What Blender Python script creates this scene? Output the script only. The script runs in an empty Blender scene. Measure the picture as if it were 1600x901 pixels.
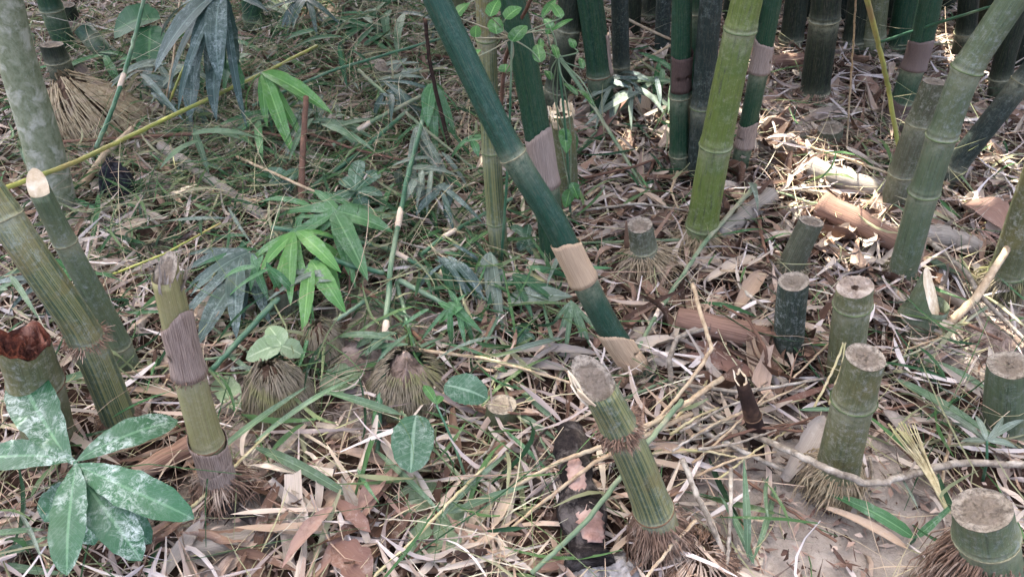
import bpy, math, random
import numpy as np
from mathutils import Vector
R = math.radians
rng = np.random.default_rng(7)
random.seed(7)
scene = bpy.context.scene
COL = scene.collection

# ------------------------------------------------------------------ camera
CAM_H, PITCH, FPX = 1.15, R(40), 1200.0
cam_d = bpy.data.cameras.new('camera')
cam = bpy.data.objects.new('camera', cam_d)
COL.objects.link(cam)
cam.location = (0, 0, CAM_H)
cam.rotation_euler = (R(90) - PITCH, 0, 0)
cam_d.sensor_width = 36
cam_d.lens = 36 * FPX / 1600
cam_d.clip_start = 0.02
cam_d.clip_end = 300
scene.camera = cam
# ------------------------------------------------------------------ light
SUN_EL, SUN_AZ = R(60), R(-14)          # azimuth from +Y, clockwise
SDIR = np.array([math.sin(SUN_AZ) * math.cos(SUN_EL), math.cos(SUN_AZ) * math.cos(SUN_EL), math.sin(SUN_EL)])
w = bpy.data.worlds.new('World')
scene.world = w
w.use_nodes = True
wn = w.node_tree.nodes
sky = wn.new('ShaderNodeTexSky')
sky.sky_type = 'NISHITA'
sky.sun_disc = False
sky.sun_elevation = SUN_EL
sky.sun_rotation = SUN_AZ
sky.air_density = 0.5
sky.dust_density = 9.0
sky.ozone_density = 0.3
bg = wn['Background']
bg.inputs['Strength'].default_value = 0.15
w.node_tree.links.new(sky.outputs[0], bg.inputs['Color'])
sd = bpy.data.lights.new('sun', 'SUN')
sd.energy = 2.3
sd.angle = R(0.55)
sd.color = (1.0, 0.93, 0.82)
sun = bpy.data.objects.new('sun', sd)
COL.objects.link(sun)
sun.rotation_euler = Vector(-SDIR).to_track_quat('-Z', 'Y').to_euler()
sun.location = tuple(SDIR * 12)
scene.view_settings.view_transform = 'Standard'
scene.view_settings.look = 'None'
scene.view_settings.gamma = 1
scene.view_settings.exposure = 3.3
scene.cycles.use_denoising = True
scene.cycles.max_bounces = 5
scene.cycles.diffuse_bounces = 1
scene.cycles.transparent_max_bounces = 4

# ------------------------------------------------------------------ helpers
cP, sP = math.cos(PITCH), math.sin(PITCH)
CAM = np.array([0, 0, CAM_H])

def ray(px, py):
    a, b = (px - 800) / FPX, (450.5 - py) / FPX
    return np.array([a, cP + b * sP, -sP + b * cP])
def G(px, py, z=0.0):                       # point of the place at height z seen along that line
    d = ray(px, py)
    return CAM + d * ((z - CAM_H) / d[2])
def atY(px, py, Y):
    d = ray(px, py)
    return CAM + d * (Y / d[1])
def depth(p):
    return p[1] * cP - (p[2] - CAM_H) * sP
def px2m(wpx, p):
    return wpx * depth(p) / FPX
def project(P):                             # P (n,3) -> pixel coordinates
    q = P - CAM
    dz = q[:, 1] * cP - q[:, 2] * sP
    up = q[:, 1] * sP + q[:, 2] * cP
    dz = np.where(dz < 0.05, 0.05, dz)
    return 800 + FPX * q[:, 0] / dz, 450.5 - FPX * up / dz

_wv = [(rng.uniform(1.2, 9), rng.uniform(0, 6.28), rng.uniform(0, 6.28)) for _ in range(16)]
def hgt(x, y):
    x = np.asarray(x, float); y = np.asarray(y, float)
    h = np.zeros_like(x)
    for k, a, ph in _wv:
        h = h + 0.016 / k ** 0.75 * np.sin(k * (x * math.cos(a) + y * math.sin(a)) + ph)
    return h
def Gg(px, py, dz=0.0):                     # on the uneven ground
    p = G(px, py, 0)
    for _ in range(3):
        p = G(px, py, float(hgt(p[0], p[1])) + dz)
    return p

def lin(c):
    return tuple(((v / 255) / 12.92 if v / 255 <= .04045 else ((v / 255 + .055) / 1.055) ** 2.4) for v in c)

class MB:
    """collects vertices, faces and a vector attribute 'co' for one mesh"""
    def __init__(self):
        self.v, self.f, self.c, self.n = [], [], [], 0
    def add(self, v, f, c):
        v = np.asarray(v, float).reshape(-1, 3); c = np.asarray(c, float).reshape(-1, 3)
        self.v.append(v); self.c.append(c)
        self.f += [tuple(i + self.n for i in q) for q in f]
        self.n += len(v)
        return self
    def mesh(self, name, mat, origin=None, smooth=True):
        v = np.concatenate(self.v); c = np.concatenate(self.c)
        if origin is not None: v = v - np.asarray(origin)
        m = bpy.data.meshes.new(name)
        m.from_pydata(v.tolist(), [], self.f)
        at = m.attributes.new('co', 'FLOAT_VECTOR', 'POINT')
        at.data.foreach_set('vector', c.astype(np.float32).ravel())
        m.materials.append(mat)
        if smooth: m.polygons.foreach_set('use_smooth', np.ones(len(m.polygons), bool))
        m.update()
        return m
    def part(self, name, mat, parent, smooth=True, kind=None, label=None, origin=None):
        o = bpy.data.objects.new(name, self.mesh(name, mat, parent.location if origin is None else origin, smooth))
        COL.objects.link(o)
        o.parent = parent
        if kind: o['kind'] = kind
        if label: o['label'] = label
        return o
    def thing(self, name, mat, label, cat, loc, group=None, smooth=True):
        o = bpy.data.objects.new(name, self.mesh(name, mat, loc, smooth))
        o.location = tuple(loc)
        COL.objects.link(o)
        return tag(o, label, cat, group)

def tag(o, label, cat, group=None):
    o['label'] = label; o['category'] = cat
    if group: o['group'] = group
    return o
def empty(name, loc, label, cat, group=None):
    o = bpy.data.objects.new(name, None)
    o.empty_display_size = 0.05
    o.location = tuple(float(v) for v in loc)
    COL.objects.link(o)
    return tag(o, label, cat, group)
def big_mesh(name, V, F4, C, mat, smooth=True):   # quads from numpy arrays
    m = bpy.data.meshes.new(name)
    m.vertices.add(len(V)); m.vertices.foreach_set('co', V.astype(np.float32).ravel())
    m.loops.add(F4.size); m.loops.foreach_set('vertex_index', F4.astype(np.int32).ravel())
    m.polygons.add(len(F4))
    m.polygons.foreach_set('loop_start', (np.arange(len(F4)) * 4).astype(np.int32))
    m.update(calc_edges=True)
    at = m.attributes.new('co', 'FLOAT_VECTOR', 'POINT')
    at.data.foreach_set('vector', C.astype(np.float32).ravel())
    m.polygons.foreach_set('use_smooth', np.full(len(F4), smooth))
    m.materials.append(mat)
    return m

def frames(P):
    P = np.asarray(P, float)
    T = np.gradient(P, axis=0); T /= np.linalg.norm(T, axis=1)[:, None] + 1e-12
    up = np.array([0, 0, 1.0]) if abs(T[0][2]) < .8 else np.array([1.0, 0, 0])
    N = np.cross(T[0], up); N /= np.linalg.norm(N)
    Ns = []
    for t in T:
        N = N - t * np.dot(N, t); N /= np.linalg.norm(N) + 1e-12
        Ns.append(N.copy())
    Ns = np.array(Ns)
    return T, Ns, np.cross(T, Ns)
def tube(mb, P, rad, n=6, rnd=0.0, cap=True, a0=0.0, arc=None):
    """swept tube; co = (cos, sin, metres along) ; rnd offsets the third value"""
    P = np.asarray(P, float); T, N, B = frames(P)
    rad = np.broadcast_to(np.asarray(rad, float), (len(P),))
    k = n if arc is None else n + 1
    ang = a0 + np.arange(k) * ((2 * math.pi if arc is None else arc) / n)
    ca, sa = np.cos(ang), np.sin(ang)
    V = P[:, None] + rad[:, None, None] * (N[:, None] * ca[None, :, None] + B[:, None] * sa[None, :, None])
    L = np.concatenate([[0], np.cumsum(np.linalg.norm(np.diff(P, axis=0), axis=1))]) + rnd
    C = np.stack([np.broadcast_to(ca, (len(P), k)), np.broadcast_to(sa, (len(P), k)), np.broadcast_to(L[:, None], (len(P), k))], -1)
    F = []
    for i in range(len(P) - 1):
        for j in range(n):
            j2 = (j + 1) % k
            F.append((i * k + j, i * k + j2, (i + 1) * k + j2, (i + 1) * k + j))
    if cap and arc is None:
        F.append(tuple(range(k))[::-1]); F.append(tuple((len(P) - 1) * k + j for j in range(k)))
    mb.add(V.reshape(-1, 3), F, C.reshape(-1, 3))
    return mb
def smooth_line(pts, n):
    """Catmull-Rom through the points, n samples"""
    P = np.asarray(pts, float)
    if len(P) == 2: return P[0] + (P[1] - P[0]) * np.linspace(0, 1, n)[:, None]
    Q = np.vstack([2 * P[0] - P[1], P, 2 * P[-1] - P[-2]])
    out = []
    for u in np.linspace(0, len(P) - 1 - 1e-9, n):
        i = int(u); t = u - i
        a, b, c, d = Q[i:i + 4]
        out.append(.5 * (2 * b + (c - a) * t + (2 * a - 5 * b + 4 * c - d) * t * t + (3 * b - a - 3 * c + d) * t ** 3))
    return np.array(out)

def poly_line(pts, n):
    P = np.asarray(pts, float)
    L = np.concatenate([[0], np.cumsum(np.linalg.norm(np.diff(P, axis=0), axis=1))])
    u = np.linspace(0, L[-1], n)
    A = np.stack([np.interp(u, L, P[:, i]) for i in range(3)], -1)
    S = smooth_line(pts, n)
    return A * .75 + S * .25

# ------------------------------------------------------------------ materials
class NT:
    def __init__(self, name):
        self.m = bpy.data.materials.new(name); self.m.use_nodes = True
        self.t = self.m.node_tree; self.b = self.t.nodes['Principled BSDF']; self.out = self.t.nodes['Material Output']
    def n(self, kind, **kw):
        x = self.t.nodes.new(kind)
        for k, v in kw.items(): setattr(x, k, v)
        return x
    def l(self, a, b): self.t.links.new(a, b)
    def attr(self):
        a = self.n('ShaderNodeAttribute'); a.attribute_name = 'co'; return a.outputs['Vector']
    def sep(self, v):
        s = self.n('ShaderNodeSeparateXYZ'); self.l(v, s.inputs[0]); return s.outputs
    def vmul(self, v, k):
        x = self.n('ShaderNodeVectorMath', operation='MULTIPLY'); self.l(v, x.inputs[0]); x.inputs[1].default_value = k; return x.outputs[0]
    def vadd(self, v, v2):
        x = self.n('ShaderNodeVectorMath', operation='ADD'); self.l(v, x.inputs[0]); self.l(v2, x.inputs[1]); return x.outputs[0]
    def math(self, op, a, b=None, c=None):
        x = self.n('ShaderNodeMath', operation=op)
        for i, v in enumerate((a, b, c)):
            if v is None: continue
            if isinstance(v, (int, float)): x.inputs[i].default_value = v
            else: self.l(v, x.inputs[i])
        return x.outputs[0]
    def noise(self, v, scale, detail=4, rough=.6, dist=0):
        x = self.n('ShaderNodeTexNoise'); self.l(v, x.inputs['Vector'])
        x.inputs['Scale'].default_value = scale; x.inputs['Detail'].default_value = detail
        x.inputs['Roughness'].default_value = rough; x.inputs['Distortion'].default_value = dist
        return x.outputs['Fac']
    def ramp(self, f, stops, interp='LINEAR'):
        x = self.n('ShaderNodeValToRGB'); x.color_ramp.interpolation = interp
        e = x.color_ramp.elements
        while len(e) < len(stops): e.new(0.5)
        for i, (p, c) in enumerate(stops):
            e[i].position = p
            e[i].color = (*((c, c, c) if isinstance(c, (int, float)) else lin(c)), 1)
        self.l(f, x.inputs[0]); return x.outputs[0]
    def mix(self, f, a, b, mode='MIX'):
        x = self.n('ShaderNodeMix', data_type='RGBA', blend_type=mode)
        for i, v in ((0, f), (6, a), (7, b)):
            if isinstance(v, (int, float)): x.inputs[i].default_value = v
            elif isinstance(v, tuple): x.inputs[i].default_value = (*lin(v), 1)
            else: self.l(v, x.inputs[i])
        return x.outputs[2]
    def bump(self, h, s, d=.002):
        x = self.n('ShaderNodeBump'); x.inputs['Strength'].default_value = s; x.inputs['Distance'].default_value = d
        self.l(h, x.inputs['Height']); self.l(x.outputs[0], self.b.inputs['Normal']); return x
    def done(self, color, rough=.7, spec=.3, trans=0.0):
        self.l(color, self.b.inputs['Base Color'])
        if isinstance(rough, (int, float)): self.b.inputs['Roughness'].default_value = rough
        else: self.l(rough, self.b.inputs['Roughness'])
        self.b.inputs['Specular IOR Level'].default_value = spec
        if trans:
            tr = self.n('ShaderNodeBsdfTranslucent'); self.l(color, tr.inputs[0])
            mx = self.n('ShaderNodeMixShader'); mx.inputs[0].default_value = trans
            self.l(self.b.outputs[0], mx.inputs[1]); self.l(tr.outputs[0], mx.inputs[2]); self.l(mx.outputs[0], self.out.inputs[0])
        return self.m

def objpos(t):
    g = t.n('ShaderNodeNewGeometry'); return g.outputs['Position']

def mat_culm(name, main, stripe=None, stripe_amt=.4, patch=None, patch_amt=.35, lichen=(176, 184, 170), lichen_amt=.25, dark=(30, 34, 30), dark_amt=.2, rough=.46, spec=.22):
    dk_ = lambda c_, k_=.74: None if c_ is None else tuple(int(v * k_) for v in c_)
    main, stripe, patch, lichen = dk_(main), dk_(stripe), dk_(patch), dk_(lichen, .82)
    t = NT(name); co = t.attr(); pos = objpos(t)
    col = t.mix(t.ramp(t.noise(t.vmul(co, (3, 3, .5)), 2.0, 3), [(.3, 0.0), (.7, 1.0)]), main, tuple(int(v * .78) for v in main))
    if stripe:
        st = t.ramp(t.noise(t.vmul(co, (7, 7, .25)), 1.5, 3, .7), [(.47, 0.0), (.54, 1.0)])
        col = t.mix(t.math('MULTIPLY', st, stripe_amt), col, stripe)
    fine = t.noise(t.vmul(co, (26, 26, 1.2)), 2.0, 2, .5)
    col = t.mix(t.math('MULTIPLY', t.ramp(fine, [(.42, 0.0), (.68, 1.0)]), .28), col, tuple(min(255, int(v * 1.25 + 10)) for v in main))
    if patch:
        pm = t.ramp(t.noise(pos, 9, 4, .6, .4), [(.5, 0.0), (.62, 1.0)])
        col = t.mix(t.math('MULTIPLY', pm, patch_amt), col, patch)
    dm = t.ramp(t.noise(t.vmul(co, (2.2, 2.2, 8)), 2.2, 5, .7), [(.54, 0.0), (.68, 1.0)])
    col = t.mix(t.math('MULTIPLY', dm, dark_amt), col, dark)
    lm = t.ramp(t.noise(pos, 90, 8, .85), [(.5, 0.0), (.62, 1.0)])
    lz = t.ramp(t.noise(pos, 9, 3, .6), [(.38, .2), (.6, 1.0)])
    na = t.n('ShaderNodeAttribute'); na.attribute_name = 'nd'
    bl = t.math('MULTIPLY', na.outputs['Fac'], t.ramp(t.noise(pos, 40, 6, .8), [(.36, .1), (.6, 1.0)]))
    col = t.mix(t.math('MULTIPLY', bl, .75), col, (166, 166, 138))
    gr = t.ramp(t.noise(t.vmul(co, (5, 5, 16)), 2.4, 6, .8), [(.5, 0.0), (.72, 1.0)])
    col = t.mix(t.math('MULTIPLY', gr, .38), col, (122, 112, 92))
    lf = t.math('MULTIPLY', t.math('MULTIPLY', lm, lz), min(1.0, lichen_amt * 1.35))
    col = t.mix(lf, col, lichen)
    sm = t.ramp(t.noise(t.vmul(co, (16, 16, 60)), 1.3, 2, .5), [(.7, 0.0), (.74, 1.0)])
    col = t.mix(t.math('MULTIPLY', sm, .6), col, tuple(min(255, v + 60) for v in main))
    t.bump(t.math('ADD', fine, t.math('MULTIPLY', lm, .6)), .35, .0012)
    return t.done(col, t.math('ADD', t.math('MULTIPLY', lf, .5), rough), spec)

def mat_plain(name, c1, c2, c3=None, scale=30, rough=.85, stretch=(1, 1, 1), use_co=False, bump=.5, lo=.35, hi=.65, spec=.15, bd=.004):
    t = NT(name); v = t.attr() if use_co else objpos(t)
    v = t.vmul(v, stretch)
    f = t.noise(v, scale, 6, .7)
    col = t.mix(t.ramp(f, [(lo, 0.0), (hi, 1.0)]), c1, c2)
    if c3:
        g = t.noise(objpos(t), scale * .35, 4, .65, .5)
        col = t.mix(t.ramp(g, [(.5, 0.0), (.64, 1.0)]), col, c3)
    if bump: t.bump(f, bump, bd)
    return t.done(col, rough, spec)

def mat_litter(name, stops, trans=.12, rough=.65, grain=.45):
    """batch of leaves: co = (along 0..1, across -1..1, random 0..1)"""
    t = NT(name); co = t.attr(); x = t.sep(co)
    col = t.ramp(x[2], stops)
    g = t.noise(t.vmul(co, (1.5, 14, 97)), 1.0, 3, .6)
    col = t.mix(grain, col, t.ramp(g, [(.3, .28), (.56, 1.0)]), 'MULTIPLY')
    sp = t.ramp(t.noise(objpos(t), 55, 5, .75), [(.55, 0.0), (.7, 1.0)])
    col = t.mix(t.math('MULTIPLY', sp, .35), col, (205, 196, 184))
    t.bump(g, .4, .0015)
    return t.done(col, rough, .25, trans)

def mat_leaf(name, c1, c2, dust=.3, vein=(150, 175, 140), side=26, trans=.25, rough=.4, dustc=(190, 200, 192), vary=.35, spec=.4, holes=False):
    t = NT(name); co = t.attr(); x = t.sep(co)
    ab = t.math('ABSOLUTE', x[1])
    oi = t.n('ShaderNodeObjectInfo')
    col = t.mix(t.ramp(t.noise(objpos(t), 14, 3), [(.35, 0.0), (.65, 1.0)]), c1, c2)
    col = t.mix(t.math('MULTIPLY', oi.outputs['Random'], vary), col, tuple(int(v * .62) for v in c1))
    # side veins
    ph = t.math('SUBTRACT', t.math('MULTIPLY', x[0], side), t.math('MULTIPLY', ab, side * .16))
    sv = t.ramp(t.math('FRACT', ph), [(0, 1.0), (.1, 0.0), (.9, 0.0), (1, 1.0)]) if side else None
    mid = t.ramp(ab, [(.0, 1.0), (.07, .7), (.1, 0.0)])
    if side: col = t.mix(t.math('MULTIPLY', sv, .2), col, vein)
    else:
        pl = t.noise(t.vmul(co, (.4, 22, 0)), 1, 2); col = t.mix(t.math('MULTIPLY', t.ramp(pl, [(.45, 0.0), (.6, 1.0)]), .3), col, vein)
    col = t.mix(t.math('MULTIPLY', mid, .55), col, vein)
    dn = t.noise(objpos(t), 75, 8, .85, .8); dz = t.noise(objpos(t), 19, 3, .6)
    df = t.math('MULTIPLY', t.math('MULTIPLY', t.ramp(dn, [(.46, 0.0), (.64, 1.0)]), t.ramp(dz, [(.42, .08), (.62, 1.0)])), dust)
    col = t.mix(df, col, dustc)
    t.bump(t.math('ADD', (sv if side else pl), mid), .35, .001)
    return t.done(col, t.math('ADD', t.math('MULTIPLY', df, .4), rough), spec, trans)

def mat_dry(name, stops, trans=.2):
    """single dry leaf / sheath objects; colour by object random"""
    t = NT(name); co = t.attr(); oi = t.n('ShaderNodeObjectInfo')
    col = t.ramp(oi.outputs['Random'], stops)
    g = t.noise(t.vmul(co, (1.2, 11, 3)), 1.0, 4, .65)
    col = t.mix(.5, col, t.ramp(g, [(.3, .45), (.65, 1.0)]), 'MULTIPLY')
    sp = t.ramp(t.noise(objpos(t), 38, 6, .78), [(.52, 0.0), (.7, 1.0)])
    col = t.mix(t.math('MULTIPLY', sp, .4), col, (200, 190, 178))
    dk = t.ramp(t.noise(objpos(t), 16, 5, .7), [(.58, 0.0), (.7, 1.0)])
    col = t.mix(t.math('MULTIPLY', dk, .45), col, (70, 56, 50))
    t.bump(g, .5, .0015)
    return t.done(col, .7, .2, trans)

M = {}
M['green'] = mat_culm('culm_dark_green', (36, 82, 60), (64, 106, 66), .45, None, 0, (130, 156, 144), .14, dark_amt=.15, rough=.36)
M['main'] = mat_culm('culm_main_green', (36, 84, 66), (48, 98, 76), .35, None, 0, (132, 164, 152), .16, dark_amt=.12, rough=.34)
M['striped'] = mat_culm('culm_striped', (90, 116, 84), (184, 180, 116), .85, (160, 140, 88), .45, (184, 194, 182), .45, dark_amt=.3)
M['yellow'] = mat_culm('culm_pale_yellow', (192, 184, 128), (150, 156, 96), .6, None, 0, (206, 200, 172), .3, dark_amt=.05)
M['lime'] = mat_culm('culm_yellow_green', (136, 156, 72), (118, 144, 70), .4, (86, 120, 60), .4, (190, 196, 160), .35, (60, 64, 58), .75)
M['greygreen'] = mat_culm('culm_grey_green', (112, 132, 98), (132, 142, 98), .4, (138, 144, 104), .5, (168, 176, 166), .6, (42, 52, 50), .4, rough=.55)
M['darkculm'] = mat_culm('culm_shaded', (30, 44, 36), (58, 72, 44), .5, None, 0, (96, 108, 98), .2, (28, 32, 32), .4)  # shade of the grove is darkened into this base colour
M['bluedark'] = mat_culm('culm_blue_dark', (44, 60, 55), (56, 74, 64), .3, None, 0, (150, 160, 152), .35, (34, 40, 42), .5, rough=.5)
M['oldstub'] = mat_culm('culm_old_stub', (112, 118, 92), (92, 88, 70), .6, (98, 108, 70), .5, (170, 170, 156), .7, (64, 58, 46), .6, rough=.75, spec=.2)
M['mossy'] = mat_culm('culm_mossy', (116, 124, 84), (140, 136, 90), .35, (150, 140, 84), .5, (190, 190, 174), .6, (44, 56, 40), .45, rough=.6)
M['stump_dark'] = mat_culm('culm_stump_dark', (66, 82, 70), (88, 100, 76), .3, None, 0, (190, 196, 188), .8, (36, 42, 40), .6, rough=.65)
M['bark'] = mat_plain('pale_bark', (146, 150, 124), (108, 116, 88), (172, 172, 154), 70, .9, (1, 1, .7), bump=.8)
M['node'] = mat_plain('node_ring_pale', (150, 146, 118), (92, 92, 72), None, 60, .8)
M['node_dark'] = mat_plain('node_ring_dark', (120, 96, 74), (84, 66, 52), None, 70, .9)
M['node_green'] = mat_plain('node_ring_green', (110, 122, 84), (74, 88, 60), None, 60, .7)
M['sheath'] = mat_plain('sheath_brown', (178, 160, 146), (120, 102, 90), (160, 146, 134), 2.5, .75, (14, 14, 4), True, .8, .42, .58)
M['sheath_pale'] = mat_plain('sheath_pale', (206, 182, 150), (140, 114, 90), (184, 160, 132), 2, .7, (16, 16, 3), True, .7, .42, .6)
M['sheath_dark'] = mat_plain('sheath_dark', (98, 80, 72), (70, 58, 54), (132, 118, 110), 3, .8, (7, 7, 10), True, .5)
M['cut_grey'] = mat_plain('cut_wood_grey', (164, 150, 136), (118, 104, 92), (182, 170, 156), 90, .95, bump=.9, bd=.006)
def mat_cut(name, wall, inner, dark):
    t = NT(name); co = t.attr(); x = t.sep(co); oi = t.n('ShaderNodeObjectInfo'); pos = objpos(t)
    wob = t.math('ADD', x[0], t.math('MULTIPLY', t.math('SUBTRACT', t.noise(pos, 50, 4), .5), .35))
    n1 = t.noise(pos, 140, 6, .75)
    col = t.mix(t.ramp(wob, [(.62, 0.0), (.78, 1.0)]), inner, wall)
    col = t.mix(t.ramp(n1, [(.42, 0.0), (.62, 1.0)]), col, dark)
    crack = t.ramp(t.noise(pos, 38, 5, .7, 1.5), [(.36, 1.0), (.44, 0.0)])
    col = t.mix(t.math('MULTIPLY', crack, .25), col, (56, 46, 40))
    col = t.mix(t.math('MULTIPLY', oi.outputs['Random'], .5), col, tuple(int(v * .75) for v in wall))
    t.bump(t.math('ADD', n1, t.math('MULTIPLY', crack, -.3)), 1.0, .006)
    return t.done(col, .95, .1)
M['cut_disc'] = mat_cut('cut_disc_grey', (176, 166, 150), (138, 126, 112), (112, 102, 90))
M['cut_pale'] = mat_plain('cut_wood_pale', (226, 210, 180), (196, 172, 138), (236, 224, 200), 60, .9, bump=.8)
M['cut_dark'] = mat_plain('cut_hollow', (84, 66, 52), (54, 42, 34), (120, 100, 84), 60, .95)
M['rot'] = mat_plain('rotten_wood_red', (112, 64, 48), (66, 40, 34), (150, 112, 96), 45, .95, bump=1, lo=.42, hi=.58, bd=.012)
M['root_pale'] = mat_plain('rootlets_straw', (186, 170, 138), (128, 110, 84), (166, 148, 126), 60, .85, bump=0)
M['root_brown'] = mat_plain('rootlets_brown', (150, 124, 104), (100, 78, 64), (182, 162, 142), 60, .85, bump=0)
M['root_grey'] = mat_plain('rootlets_grey', (150, 138, 118), (112, 104, 84), (128, 126, 88), 40, .9, bump=0)
M['soil_clod'] = mat_plain('soil_grey', (150, 132, 120), (100, 86, 76), (166, 150, 138), 48, .95, bump=1, bd=.01)
M['stick_grey'] = mat_plain('twig_grey', (160, 150, 134), (104, 94, 82), (182, 174, 160), 70, .9, (1, 1, 1), bump=.9)
M['stick_tan'] = mat_plain('twig_tan', (196, 176, 146), (140, 118, 92), (176, 162, 136), 60, .85, bump=.8)
M['stick_straw'] = mat_plain('straw', (206, 194, 156), (160, 144, 104), (178, 172, 124), 50, .75, bump=.7)
M['stick_brown'] = mat_plain('twig_brown', (120, 92, 76), (84, 64, 54), None, 30, .85)
M['stick_dark'] = mat_plain('twig_burnt', (66, 50, 42), (36, 28, 26), (104, 80, 62), 30, .9)
M['cane_yellow'] = mat_plain('cane_yellow_green', (168, 166, 84), (132, 140, 74), (150, 132, 84), 12, .5, spec=.4)
M['cane_green'] = mat_plain('cane_green', (72, 112, 82), (52, 92, 68), (120, 138, 110), 14, .45, spec=.4)
M['cane_grey'] = mat_plain('cane_grey_green', (122, 138, 108), (90, 110, 84), (158, 152, 128), 14, .55)
M['joint'] = mat_plain('cane_joint', (224, 206, 184), (198, 176, 152), None, 40, .8)
M['log_brown'] = mat_plain('log_brown', (156, 126, 108), (98, 74, 64), (188, 168, 152), 3, .85, (5, 5, 3), True, .6)
M['log_grey'] = mat_plain('log_grey', (172, 164, 152), (124, 116, 106), (120, 130, 100), 3, .9, (5, 5, 3), True, .7)
M['burnt'] = mat_plain('burnt_wood', (58, 51, 48), (26, 24, 24), (104, 97, 92), 70, .95, bump=1, bd=.01)
M['burnt_pink'] = mat_plain('burnt_flake', (168, 134, 120), (128, 98, 88), (176, 152, 140), 40, .85)
M['ash'] = mat_plain('ash', (176, 172, 168), (128, 124, 120), (88, 84, 82), 40, .98, bump=1, bd=.008)
M['charcoal'] = mat_plain('charcoal', (40, 40, 46), (20, 20, 24), (72, 72, 80), 50, .6, bump=1)
# leaves
DRY = [(0, (54, 38, 30)), (.18, (96, 72, 58)), (.34, (150, 122, 102)), (.46, (186, 162, 142)), (.6, (182, 168, 152)), (.78, (212, 198, 180)), (.92, (212, 186, 164)), (1, (234, 222, 204))]
M['dry'] = mat_litter('dry_leaf_litter', DRY)
M['dry_grey'] = mat_litter('grey_leaf_litter', [(0, (100, 86, 80)), (.2, (156, 142, 134)), (.5, (192, 178, 170)), (.75, (214, 202, 194)), (1, (232, 222, 214))])
M['debris'] = mat_litter('debris', [(0, (50, 36, 30)), (.4, (108, 82, 70)), (.7, (168, 142, 126)), (1, (220, 200, 182))], .1)
M['straw_b'] = mat_litter('straw_batch', [(0, (160, 130, 112)), (.35, (196, 174, 150)), (.6, (204, 192, 156)), (.8, (150, 156, 108)), (1, (222, 212, 190))], .1)
M['grn'] = mat_litter('green_leaf_batch', [(0, (34, 62, 40)), (.28, (56, 94, 58)), (.46, (80, 118, 68)), (.62, (104, 126, 82)), (.8, (140, 144, 108)), (1, (168, 164, 130))], .3, .5, .3)
M['canopy'] = mat_litter('canopy_leaf', [(0, (58, 96, 48)), (1, (96, 136, 66))], .35)
M['leaf_big'] = mat_leaf('leaf_big_dusty', (30, 82, 48), (42, 94, 58), .95, (104, 146, 108), 22, .15, .45, (206, 216, 210))
M['leaf_bright'] = mat_leaf('leaf_bamboo_bright', (66, 128, 54), (92, 146, 68), .4, (150, 196, 120), 0, .35, .4)
M['leaf_mid'] = mat_leaf('leaf_bamboo_mid', (48, 104, 56), (66, 120, 64), .4, (130, 172, 120), 0, .3, .42)
M['leaf_dark'] = mat_leaf('leaf_bamboo_dark', (34, 60, 52), (48, 76, 66), .75, (116, 138, 126), 0, .2, .42, (170, 184, 180))
M['leaf_blue'] = mat_leaf('leaf_dusty_blue', (82, 98, 80), (104, 118, 98), .6, (160, 174, 160), 0, .2, .55, (184, 194, 186))
M['leaf_round'] = mat_leaf('leaf_round_green', (36, 80, 54), (50, 94, 66), .6, (140, 168, 144), 9, .15, .5)
M['leaf_heart'] = mat_leaf('leaf_heart_dark', (36, 84, 50), (48, 98, 60), .15, (96, 140, 90), 9, .25, .5)
M['leaf_pale'] = mat_leaf('leaf_pale_floor', (112, 138, 98), (132, 152, 116), .5, (186, 200, 166), 9, .15, .6, (196, 204, 186))
M['leaf_vine'] = mat_leaf('leaf_vine', (70, 124, 56), (54, 104, 52), .3, (140, 190, 110), 8, .35, .45)
M['grass_obj'] = mat_leaf('leaf_grass', (70, 104, 70), (104, 128, 98), .5, (140, 168, 130), 0, .3, .5, (176, 190, 176), .5)
M['dryobj'] = mat_dry('dry_leaf_single', DRY)
M['dryobj_tan'] = mat_dry('dry_sheath_tan', [(0, (180, 154, 130)), (.5, (198, 176, 152)), (1, (214, 200, 178))])
M['dryobj_brown'] = mat_dry('dry_leaf_brown', [(0, (118, 88, 76)), (.5, (146, 114, 100)), (1, (172, 142, 126))])
M['dryobj_grey'] = mat_dry('dry_leaf_grey', [(0, (146, 136, 126)), (1, (182, 172, 160))])
M['dryobj_red'] = mat_dry('dry_leaf_red', [(0, (150, 84, 60)), (1, (170, 104, 72))])

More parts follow.
